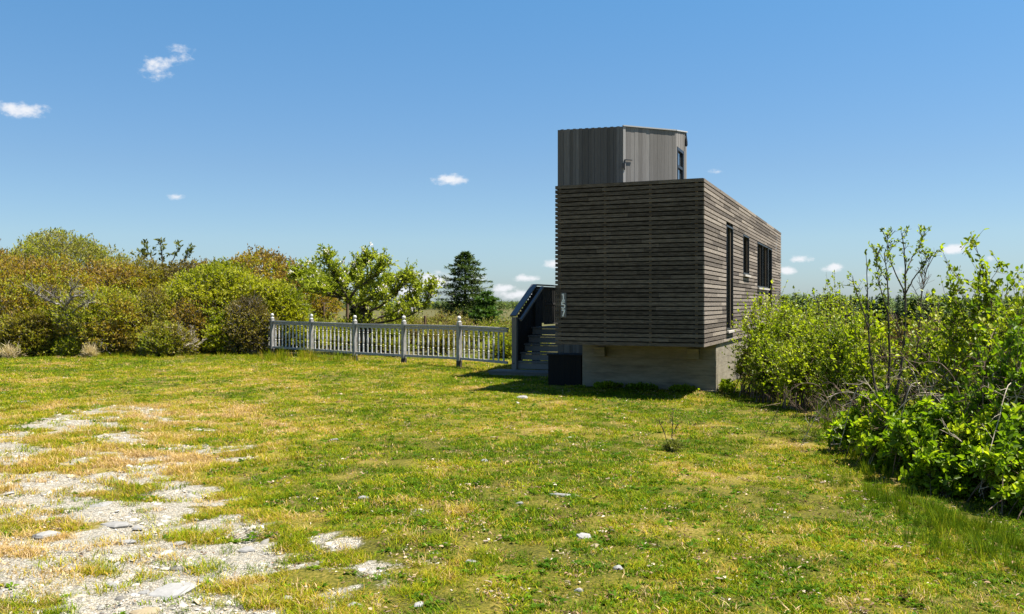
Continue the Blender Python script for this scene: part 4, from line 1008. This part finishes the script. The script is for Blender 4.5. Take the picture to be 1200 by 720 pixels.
branchy('bare_sapling', bs, 'bare dark twig leaning beside the tall sapling', 'sapling', [(traced(bs, 10.9, [(1050, 500), (1068, 440), (1076, 400), (1080, 350), (1086, 316)]), .014, .003), (traced(bs, 10.9, [(1070, 440), (1058, 405), (1052, 380)]), .009, .003),
   (traced(bs, 10.9, [(1072, 425), (1088, 400), (1100, 378)]), .009, .003), (traced(bs, 10.9, [(1062, 460), (1046, 435), (1034, 420)]), .008, .003)], M_twig, None, nsub=2, sublen=.3, seed=33, twr=.003)
# right edge thicket
TG_ = 'bushes filling the right edge of the yard'
thick = [(1168, 9.2, 296, 150, 'alder', 'tall leafy bush at the right edge, its crown against the sky', dict(nst=38, nsub=9, ntw=5, nlf=6, L=.048, W=.031, tone0=.5)),
 (1225, 8.4, 286, 120, 'alder', 'leafy bush cut by the right edge of the photo', dict(nst=34, nsub=9, ntw=5, nlf=6, L=.048, W=.031, tone0=.5)),
 (1118, 9.8, 350, 80, 'alder', 'leafy bush between the tall sapling and the right edge', dict(nst=26, nsub=8, ntw=5, nlf=5, L=.046, W=.03, tone0=.55)),
 (1090, 11.8, 372, 60, 'alder', 'small alder bush behind the bare twig', dict(nst=18, nsub=8, ntw=4, nlf=5, L=.055, W=.04, tone0=.35)),
 (1020, 12.2, 385, 50, 'alder', 'pale alder bush at the foot of the tall sapling', dict(nst=16, nsub=8, ntw=4, nlf=5, L=.055, W=.04, tone0=.6)),
 (1185, 8.0, 395, 110, 'bramble', 'dense green bush with arching stems near the right edge', dict(nst=30, nsub=8, ntw=4, nlf=5, L=.055, W=.036, tone0=.5))]
for i, (px, Z, top, w, lf, lab, kw) in enumerate(thick):
    shrub_px('leafy_bush', px, Z, top, w, lf, lab, seed=500+i, group=TG_, stem=M_twig, near=True, shell=260, hs=.96, depth=.9, stem_r=.010, twig_r=.003, shag=1.8, lump=.2, spread=.4, low=.05, leaf_low=.12, **kw)
BR = 'brambles at the foot of the right bushes'
bram = [(1005, 9.6, 468, 60, 'bramble clump furthest left, on the grass edge'), (1045, 9.0, 462, 90, 'bramble clump below the tall sapling'), (1095, 8.3, 458, 100, 'broad bramble clump right of the tall sapling'),
 (1150, 7.7, 470, 110, 'bramble clump with large bright leaves'), (1200, 7.2, 478, 110, 'bramble clump low at the right edge'), (1110, 7.75, 520, 70, 'small bramble clump creeping onto the grass'), (1068, 8.6, 500, 60, 'small dark bramble clump in front of the sapling foot'),
 (1225, 6.9, 540, 90, 'lowest bramble clump in the right corner')]
for i, (px, Z, top, w, lab) in enumerate(bram):
    shrub_px('bramble', px, Z, top, w, 'bramble', lab, seed=600+i, group=BR, stem=M_twig, near=True, depth=.8, nst=24, nsub=7, ntw=4, nlf=5, L=.060, W=.038, stem_r=.006, twig_r=.0025, tone0=.55, shag=3.0, lump=.32, spread=.6, low=-.1, upl=.15, tvar=.3)
# tangle of brown canes among them
for i, (px, Z, hgt, lab) in enumerate(((1130, 8.6, 1.1, 'tangle of arching brown canes among the right bushes'), (1180, 7.9, 1.2, 'tangle of brown canes over the right edge brambles'), (1035, 9.8, .75, 'tangle of dry canes round the tall sapling'), (1085, 8.9, .9, 'tangle of dry canes right of the tall sapling'))):
    g_ = np.random.default_rng(70+i); limbs = []
    for k in range(16):
        a = g_.uniform(0, 6.28); l = g_.uniform(.4, .9); bxy = g_.normal(size=2)*.3
        limbs.append(([(bxy[0], bxy[1], -.03), (bxy[0]+math.cos(a)*l*.4, bxy[1]+math.sin(a)*l*.4, hgt*g_.uniform(.5, 1)), (bxy[0]+math.cos(a)*l*.9, bxy[1]+math.sin(a)*l*.9, hgt*g_.uniform(.3, 1.0)), (bxy[0]+math.cos(a)*l*1.3, bxy[1]+math.sin(a)*l*1.3, hgt*g_.uniform(.05, .7))], .0055, .0025))
    branchy('bramble_tangle', (X_at(px, Z), Z), lab, 'dead stems', limbs, M_twig if i % 2 == 0 else M_deadstem, None, nsub=1, sublen=.18, seed=80+i, twr=.002)
# brush beyond
FB = 'brush beyond the right bushes'
for i, (px, Z, top, w, lf, lab, tn) in enumerate(((1010, 20, 378, 80, 'green', 'hazy green bush beyond the alders', .7), (1060, 24, 382, 90, 'heath', 'brown brush beyond the tall sapling', .3), (1120, 26, 372, 90, 'heath', 'tawny brush beyond the right edge bushes', .5),
     (985, 26, 362, 90, 'olive', 'olive brush far behind the alders', .7), (1050, 32, 366, 120, 'olive', 'furthest olive brush behind the tall sapling', .5), (1150, 30, 362, 120, 'olive', 'furthest olive brush at the right', .6), (1200, 22, 372, 100, 'green', 'green bush far behind the right edge bushes', .6))):
    shrub_px('brush', px, Z, top, w, lf, lab, seed=700+i, group=FB, stem=M_twig, hs=.84, nst=30, nsub=8, ntw=5, nlf=6, L=.075, W=.04, stem_r=.018, twig_r=.005, tone0=tn, shag=2, lump=.2)

# little plants: twig in the lawn, weeds at the base
xt, zt = ground_at(787, 528)
branchy('twig_sapling', (xt, zt), 'two bare twigs rising from a dark tuft in the lawn', 'sapling', [([(0,0,-.03),(.005,0,.2),(.01,0,.33),(.02,0,.47)], .006, .0025), ([(0,0,-.03),(-.05,0,.12),(-.1,0,.25),(-.145,0,.34)], .005, .0025), ([(.01,0,.2),(.04,.0,.24),(.06,0,.28)], .003, .002)], M_bark, None, nsub=1, sublen=.05, seed=3, twr=.0018)
make_shrub('weed_tuft', (xt, zt), 'dark weedy tuft round the bare twigs in the lawn', 0.12, .12, .10, LM['dark'], M_twig, nst=14, nsub=4, ntw=3, nlf=4, L=.05, W=.012, seed=9, stem_r=.002, twig_r=.001, tone0=.7, cat='weed')
for i, (lx, ly, w, h, lab, tn) in enumerate(((-2.0, 1.12, 0.62, .10, 'dark weeds at the left of the concrete base', .4), (-1.35, 1.14, .6, .11, 'dark weeds at the middle of the concrete base', .35), (-.55, 1.14, .62, .10, 'dark weeds near the right corner of the concrete base', .4), (.16, 1.5, .22, .22, 'sunlit green weeds at the corner of the concrete base', .9))):
    p = P0+VX*lx+VY*ly
    make_shrub('weed_tuft', (p.x, p.y), lab, w*.6, .16, h, LM['bramble'], M_twig, nst=22, nsub=5, ntw=3, nlf=4, L=.05, W=.028, seed=40+i, near=True, stem_r=.003, twig_r=.0015, tone0=tn, group='weeds along the concrete base', cat='weed', spread=.6)

# ------------------------------------------------------------------ far woods
def woods(name, label, zs, hr, count, H, seed, leaf, px_lo, px_hi, kk=150, pb=.25):
    g = np.random.default_rng(seed); Vv, Tt, Tn, off = [], [], [], 0
    Z = g.uniform(zs[0], zs[1], count); X = (g.uniform(px_lo, px_hi, count)-HX)/F*Z
    hh = H*g.uniform(*hr, count); g0 = gz(X, Z)
    for x, z, h, b in zip(X, Z, hh, g0):
        k = kk; t = g.random(k)**.7; a = g.uniform(0, 6.28, k); broad = g.random() < pb
        r = h*(.20*(1-t)+.012) if not broad else h*.28*np.sqrt(np.clip(1-(t*1.1-.35)**2*1.3, .02, 1))
        r = r*g.uniform(.6, 1.15, k)
        zc = b+h*(.06+.93*t)
        c = np.stack([np.full(k, x), np.full(k, z), zc], -1)
        tip = c+np.stack([np.cos(a)*r, np.sin(a)*r, -r*g.uniform(-.1, .5, k)], -1)
        sd_ = np.stack([-np.sin(a), np.cos(a), np.zeros(k)], -1)*(.10+r*.16)[:, None]; upv = np.zeros((k, 3)); upv[:, 2] = h*.02
        V = np.stack([c+upv, tip-sd_-upv*.6, tip*1.0+(tip-c)*.12, tip+sd_-upv*.6], 1).reshape(-1, 3)
        Vv.append(V); Tt.append((np.arange(k)*4)[:, None]+np.array([[0, 1, 2, 3]])+off); off += 4*k
        Tn.append(np.repeat(np.clip(.4+.15*g.normal()+.15*g.normal(size=k)+(.3 if broad else 0), 0, 1), 4))
    o = mesh_np(name, np.concatenate(Vv), quads=np.concatenate(Tt), tone=np.concatenate(Tn), mat=LM[leaf])
    tag(o, label, 'woods', kind='stuff')
woods('far_woods', 'dark mass of spruce woods along the right horizon', (190, 260), (.76, 1.08), 800, 8.9, 1, 'spruce', 880, 1420)
woods('distant_ridge', 'thin line of distant woods along the left horizon', (820, 1000), (.9, 1.03), 2600, 9.0, 2, 'spruce', -260, 900, 60, .85)

# ------------------------------------------------------------------ stones one can tell apart
def stone(px, py, wpx, hr, dr, lab, mat=None, seed=0, rz=0.0, name='stone'):
    g = np.random.default_rng(900+seed); x, z = ground_at(px, py); w = wpx*z/F/2
    n = 11; vs = []; fs = []
    ang = np.sort(g.uniform(0, 6.28, n)*.25+np.arange(n)*2*math.pi/n*.75+.3)
    rad = g.uniform(.78, 1.12, n)
    lay = [(1.0, -.5), (1.06, .1), (.92, .62), (.55, .93)]
    tl = g.normal(size=2)*.08
    for s, hz in lay:
        for a, r in zip(ang, rad):
            r2 = r*s*(1+g.normal()*.05); px_, py_ = math.cos(a)*r2*w, math.sin(a)*r2*w*dr
            vs.append((px_, py_, hz*w*hr+(tl[0]*px_+tl[1]*py_)*(1 if hz > 0 else 0)+g.normal()*w*hr*.06))
    for i in range(len(lay)-1):
        for k in range(n): fs.append((i*n+k, i*n+(k+1) % n, (i+1)*n+(k+1) % n, (i+1)*n+k))
    fs.append(tuple(range(n))[::-1]); fs.append(tuple(range((len(lay)-1)*n, len(lay)*n)))
    m = MB(); m.add(vs, fs); o = m.build(name, mat or M_stone, None, bevel=w*.03)
    o.location = (x, z, float(gz(x, z))+.004); o.rotation_euler = (0, 0, rz)
    tag(o, lab, 'stone', 'pale stones lying in the yard'); return o
STONES = [(204, 690, 62, .16, .85, 'largest flat pale slab, at the bottom left in the gravel', None, .25), (57, 624, 30, .35, .8, 'pale rounded stone at the left of the gravel', None, .6), (137, 612, 36, .2, .6, 'long flat pale stone in the middle of the gravel', None, .1),
 (163, 615, 15, .3, .9, 'small angular stone right of the long flat one', None, .9), (150, 631, 22, .25, .8, 'white stone below the long flat stone', None, .4), (117, 635, 28, .25, .5, 'ochre layered stone left of the white stone', M_ochre, .1),
 (130, 681, 17, .5, .9, 'small white stone left of the largest slab', None, .2), (171, 691, 26, .2, .8, 'flat white stone touching the left of the largest slab', None, .7), (208, 635, 22, .25, .7, 'pale stone among orange tufts right of the white stone', None, .3),
 (226, 657, 17, .3, .7, 'small pale stone low at the right of the gravel', None, .8), (20, 647, 22, .25, .7, 'pale stone near the left frame edge', None, .3), (175, 716, 42, .2, .6, 'ochre slab cut by the bottom of the photo', M_ochre, .1),
 (291, 640, 24, .25, .7, 'pale flat stone at the right rim of the gravel', None, .5), (118, 590, 34, .15, .6, 'flat pale stone higher up in the gravel', None, .2), (237, 677, 12, .4, .8, 'little white stone right of the largest slab', None, .2),
 (612, 470, 15, .4, .7, 'lone pale stone in the lawn near the stairs', None, .2), (686, 636, 22, .45, .8, 'chunky pale stone in the lawn at the centre bottom', None, .4), (697, 646, 12, .4, .8, 'small tan stone beside the chunky pale one', M_ochre, .4),
 (661, 587, 44, .10, .22, 'long thin flat slab in the lawn', None, -.1), (428, 585, 17, .35, .8, 'pale stone in the lawn left of centre', None, .4), (392, 515, 13, .3, .7, 'pale stone far left of centre in the lawn', None, .2), (567, 542, 10, .5, .8, 'small white stone in the middle of the lawn', None, .2),
 (610, 597, 11, .4, .8, 'white stone left of the long thin slab', None, .4), (553, 664, 14, .4, .8, 'pale stone at the lower middle of the lawn', None, .4), (726, 673, 16, .35, .7, 'flat pale stone low right of the chunky one', None, .1), (417, 711, 20, .35, .8, 'pale stone at the bottom edge left of centre', None, .4),
 (492, 715, 16, .35, .8, 'pale stone at the bottom edge of the photo, middle', None, .2), (580, 511, 12, .25, .8, 'flat tan stone in the lawn below the stairs', M_ochre, .4), (679, 697, 12, .5, .8, 'small white stone near the bottom of the lawn', None, .4)]
for i, (px, py, w, hr, dr, lab, mt, rz) in enumerate(STONES): stone(px, py, w, hr, dr, lab, mt, i, rz)

# ------------------------------------------------------------------ grass and gravel chips (uncountable)
def blade_tuft(seed, nb, rad, hmin, hmax, w, curl, upright):
    g = np.random.default_rng(seed); V, Q, T, tone, off = [], [], [], [], 0
    for _ in range(nb):
        a = g.uniform(0, 6.28); r = rad*math.sqrt(g.random()); b = np.array([math.cos(a)*r, math.sin(a)*r, -.004])
        h = g.uniform(hmin, hmax); d = unit(np.array([g.normal(), g.normal(), 0])); s = np.array([-d[1], d[0], 0]); ln = g.uniform(.1, 1)*curl*h
        ww = w*g.uniform(.7, 1.3)
        m = b+d*ln*.35+np.array([0, 0, h*.6*upright]); tpt = b+d*ln+np.array([0, 0, h*upright])
        V += [b-s*ww/2, b+s*ww/2, m+s*ww*.42, m-s*ww*.42, tpt]
        Q.append((off, off+1, off+2, off+3)); T.append((off+3, off+2, off+4)); off += 5
        tone += [g.random()]*5
    return np.array(V), np.array(Q), np.array(T), np.array(tone)
def source(coll, name, V, Q, T, tone, mat):
    vv = np.random.default_rng(len(V)).uniform(.55, 1.35, 4000)[(np.asarray(tone)*3999).astype(int)]
    o = mesh_np(name, V, quads=Q, tris=T, tone={'tone': tone, 'val': vv}, mat=mat); COL.objects.unlink(o); coll.objects.link(o)
def rosette(seed, mat, coll, name):
    g = np.random.default_rng(seed); n = g.integers(9, 16); a = g.uniform(0, 6.28, n)
    P = np.stack([np.cos(a)*.012, np.sin(a)*.012, np.full(n, .004)], -1); D = np.stack([np.cos(a), np.sin(a), g.uniform(.15, .7, n)], -1)
    V, Q, tn = leaf_arrays(P, D, g.uniform(.025, .05, n), .02, True, tone=g.random(n), up=np.array([0, 0, 2.]))
    source(coll, name, V, Q, None, tn, mat)
def chip(seed, mat, coll, name):
    g = np.random.default_rng(seed); n = 6; a = np.arange(n)*6.283/n+g.normal(size=n)*.25; r = g.uniform(.7, 1.1, n)
    V = np.concatenate([np.stack([np.cos(a)*r, np.sin(a)*r*.7, np.full(n, -.2)], -1), np.stack([np.cos(a)*r*.85, np.sin(a)*r*.62, .14+g.normal(size=n)*.08], -1)])
    Q = np.array([(k, (k+1) % n, (k+1) % n+n, k+n) for k in range(n)])
    o = mesh_np(name, V, quads=Q, polys=[list(range(n, 2*n))], mat=mat); COL.objects.unlink(o); coll.objects.link(o)

def scatter(name, pts, rot, scl, idx, tint, coll, label, cat):
    me = bpy.data.meshes.new(name); me.vertices.add(len(pts)); me.vertices.foreach_set('co', pts.astype(np.float32).ravel())
    for nm, ty, arr in (('rot', 'FLOAT_VECTOR', rot), ('scl', 'FLOAT', scl), ('idx', 'INT', idx), ('tint', 'FLOAT', tint)):
        at = me.attributes.new(nm, ty, 'POINT')
        at.data.foreach_set('vector' if ty == 'FLOAT_VECTOR' else 'value', np.asarray(arr, dtype=np.int32 if ty == 'INT' else np.float32).ravel())
    o = link(bpy.data.objects.new(name, me)); tag(o, label, cat, kind='stuff')
    ng = bpy.data.node_groups.new(name+'_scatter', 'GeometryNodeTree')
    ng.interface.new_socket('Geometry', in_out='INPUT', socket_type='NodeSocketGeometry'); ng.interface.new_socket('Geometry', in_out='OUTPUT', socket_type='NodeSocketGeometry')
    gi = ng.nodes.new('NodeGroupInput'); go = ng.nodes.new('NodeGroupOutput'); ip = ng.nodes.new('GeometryNodeInstanceOnPoints')
    ci = ng.nodes.new('GeometryNodeCollectionInfo'); ci.inputs['Collection'].default_value = coll; ci.inputs['Separate Children'].default_value = True; ci.inputs['Reset Children'].default_value = True
    def attr(nm, ty):
        n = ng.nodes.new('GeometryNodeInputNamedAttribute'); n.data_type = ty; n.inputs['Name'].default_value = nm
        return n.outputs['Attribute']
    e = ng.nodes.new('FunctionNodeEulerToRotation')
    L_ = ng.links.new
    L_(gi.outputs[0], ip.inputs['Points']); L_(ci.outputs[0], ip.inputs['Instance']); ip.inputs['Pick Instance'].default_value = True
    L_(attr('idx', 'INT'), ip.inputs['Instance Index']); L_(attr('rot', 'FLOAT_VECTOR'), e.inputs[0]); L_(e.outputs[0], ip.inputs['Rotation']); L_(attr('scl', 'FLOAT'), ip.inputs['Scale'])
    L_(ip.outputs[0], go.inputs[0])
    md = o.modifiers.new('scatter', 'NODES'); md.node_group = ng
    return o

gc = bpy.data.collections.new('grass_sources')
for k in range(6): source(gc, 'a_short_%d' % k, *blade_tuft(k, 26, .07, .010, .030, .0050, 1.5, 1), M_grass)          # 0-5 short lawn
for k in range(4): source(gc, 'b_flat_%d' % k, *blade_tuft(20+k, 24, .075, .014, .038, .0045, 2.6, .45), M_grass)       # 6-9 flattened
for k in range(3): source(gc, 'c_tuft_%d' % k, *blade_tuft(40+k, 60, .08, .02, .058, .0036, 2.0, .85), M_grass)           # 10-12 taller tuft
M_rosette = grass_mat('lawn_weeds', [(.0, (.055,.13,.006)), (.5, (.13,.235,.008)), (1, (.27,.34,.012))])
for k in range(3): rosette(60+k, M_rosette, gc, 'd_weed_%d' % k)                                                       # 13-15 leafy weeds
M_litter = grass_mat('dead_litter', [(.0, (.10,.055,.03)), (.4, (.24,.15,.085)), (.7, (.38,.27,.17)), (1, (.52,.43,.33))], .1)
def litter(seed, name):
    g = np.random.default_rng(seed); n = 9; P = np.stack([g.normal(size=n)*.05, g.normal(size=n)*.05, g.uniform(.006, .018, n)], -1)
    D = np.stack([g.normal(size=n), g.normal(size=n), g.normal(size=n)*.2], -1); L = g.uniform(.012, .045, n)
    V, Q, tn = leaf_arrays(P, D, L, L*g.uniform(.2, .6, n), True, tone=g.random(n), up=np.array([0, 0, 2.])); source(gc, name, V, Q, None, tn, M_litter)
for k in range(3): source(gc, 'e_tall_%d' % k, *blade_tuft(80+k, 26, .09, .18, .42, .007, .6, 1), M_grass)             # 16-18 tall grass
for k in range(3): litter(90+k, 'f_litter_%d' % k)                                                                    # 19-21 dead scraps

def field(n, z0, z1, pw, xlo=-230, xhi=1430):
    """points in the yard, thinning out with distance"""
    u = rng.random(n); Z = (z0**pw+u*(z1**pw-z0**pw))**(1/pw); px = rng.uniform(xlo, xhi, n)
    return (px-HX)/F*Z, Z
def in_cabin(x, y):
    dx = x-P0.x; dy = y-P0.y; lx = dx*VX.x+dy*VX.y; ly = dx*VY.x+dy*VY.y
    return ((lx > -2.6) & (lx < 0) & (ly > 1.33) & (ly < CL)) | ((lx > -5.3) & (lx < -2.6) & (ly > 3.75) & (ly < 9)) | ((lx > -3.3) & (lx < -2.6) & (ly > 1.38) & (ly < 1.9))
def grass():
    X, Z = field(185000, 3.6, 27.5, 1.05)
    g = gravel(X, Z); d = dryness(X, Z)
    dens = np.clip(.42+1.0*(fbm(X*1.7+9, Z*1.7, 3)-.25)+1.7*(fbm(X*5.5, Z*5.5+3, 3)-.5), .05, 1.0)
    keep = (rng.random(len(X)) < dens*np.clip(1-1.1*sstep(.15, .9, g), .10, 1)) & ~in_cabin(X, Z)
    X, Z, g, d, dens = X[keep], Z[keep], g[keep], d[keep], dens[keep]; n = len(X)
    r = rng.random(n); tallz = fbm(X*.9+200, Z*.9, 3)
    idx = np.where(r < .56, rng.integers(0, 6, n), np.where(r < .79, rng.integers(6, 10, n), np.where(r < .93, rng.integers(13, 16, n), np.where(r < .955, rng.integers(10, 13, n), rng.integers(19, 22, n)))))
    # clumps standing in the gravel are tufty and dry
    edge = (gravel(X-.35, Z) > .3) & (X < 0); idx = np.where(edge & (rng.random(n) < .7), rng.integers(10, 13, n), idx)
    idx = np.where((idx > 12) & (idx < 19) & (d > .6), np.where(rng.random(n) < .5, rng.integers(19, 22, n), rng.integers(0, 6, n)), idx)
    idx = np.where((dens < .42) & (rng.random(n) < .30), rng.integers(19, 22, n), idx)
    scl = rng.uniform(.62, 1.15, n)*(.85+.035*Z)*(.75+.6*tallz); scl = np.where(idx >= 13, rng.uniform(.5, 1.1, n)*(.9+.012*Z), scl)
    tint = np.clip(.08+d*.85+rng.normal(size=n)*.14+.20*np.where(edge, 1, 0), 0, 1)
    # dead straw strands mixed in everywhere
    straw = rng.random(n) < .10; tint = np.where(straw & (idx < 13), rng.uniform(.75, 1, n), tint); tint = np.where(idx >= 19, rng.random(n)**1.5, tint)
    pts = np.stack([X, Z, gz(X, Z)], -1)
    rot = np.stack([rng.normal(size=n)*.12, rng.normal(size=n)*.12, rng.uniform(0, 6.28, n)], -1)
    scatter('lawn_grass', pts, rot, scl, idx, tint, gc, 'short yellow green lawn with straw and small weeds', 'grass')
    # tall rough grass along the thicket, behind the fence and below the brambles
    P = []
    def strip(n, f):
        t = rng.random(n); px, py, sp = f(t); x, z = (px-HX)/F*(HC*F/(py-HY)), HC*F/(py-HY)
        P.append(np.stack([x+rng.normal(size=n)*.12, z+rng.normal(size=n)*sp], -1))
    strip(230, lambda t: (1000+200*t, 570+72*t, .28)); strip(110, lambda t: (1090+140*t, 636+40*t, .3)); strip(120, lambda t: (985+60*t, 500+70*t, .25))
    strip(900, lambda t: (-60+372*t, 417+3*t, .75))
    m = 1500; zz = rng.uniform(24, 34, m); pxx = rng.uniform(300, 640, m)
    P.append(np.stack([(pxx-HX)/F*zz, zz], -1))
    m = 700; zz = rng.uniform(14, 26, m); pxx = rng.uniform(930, 1260, m); P.append(np.stack([(pxx-HX)/F*zz, zz], -1))
    P = np.concatenate(P)
    # nothing tall on the yard side of the fence
    rel = (P-np.array([fx0.x, fx0.y])); side = rel[:, 0]*(-fu.y)+rel[:, 1]*fu.x
    yard = (P[:, 0] < .6) & (P[:, 0] > -7.2) & ((rel[:, 0]*fu.y-rel[:, 1]*fu.x) > -.25)
    P = P[~yard & ~in_cabin(P[:, 0], P[:, 1])]; n = len(P)
    near_r = ((P[:, 0] > 2) & (P[:, 1] < 11)) | (P[:, 0] < -7.2)
    scl = np.where(near_r, rng.uniform(.16, .48, n), rng.uniform(.5, 1.1, n)); idx = np.where(rng.random(n) < .7, rng.integers(16, 19, n), rng.integers(10, 13, n)); scl = np.where(idx < 13, scl*2, scl)
    tint = np.clip(np.where(P[:, 0] > 2, .12, .40)+rng.normal(size=n)*.16, 0, 1)
    scatter('rough_grass', np.stack([P[:, 0], P[:, 1], gz(P[:, 0], P[:, 1])], -1), np.stack([rng.normal(size=n)*.15, rng.normal(size=n)*.15, rng.uniform(0, 6.28, n)], -1), scl, idx, tint, gc,
            'rough tall grass along the thickets and behind the fence', 'grass')
grass()
sc_ = bpy.data.collections.new('chip_sources')
for k in range(7): chip(k, M_chips, sc_, 'chip_%d' % k)
def chips():
    X, Z = field(60000, 3.6, 17, 1.0, -200, 760); g = gravel(X, Z)
    keep = rng.random(len(X)) < np.clip(.85*sstep(.1, .5, g), .008, 1); X, Z = X[keep], Z[keep]; n = len(X)
    s = .003+.014*rng.random(n)**2.5+np.where(rng.random(n) < .10, .040*rng.random(n)**1.5, 0)
    s = s*(.8+.035*Z)
    rot = np.stack([rng.normal(size=n)*.25, rng.normal(size=n)*.25, rng.uniform(0, 6.28, n)], -1)
    scatter('gravel_chips', np.stack([X, Z, gz(X, Z)+.001], -1), rot, s, rng.integers(0, 7, n), rng.random(n), sc_, 'pale slate chips strewn over the bare ground at the left', 'gravel')
chips()
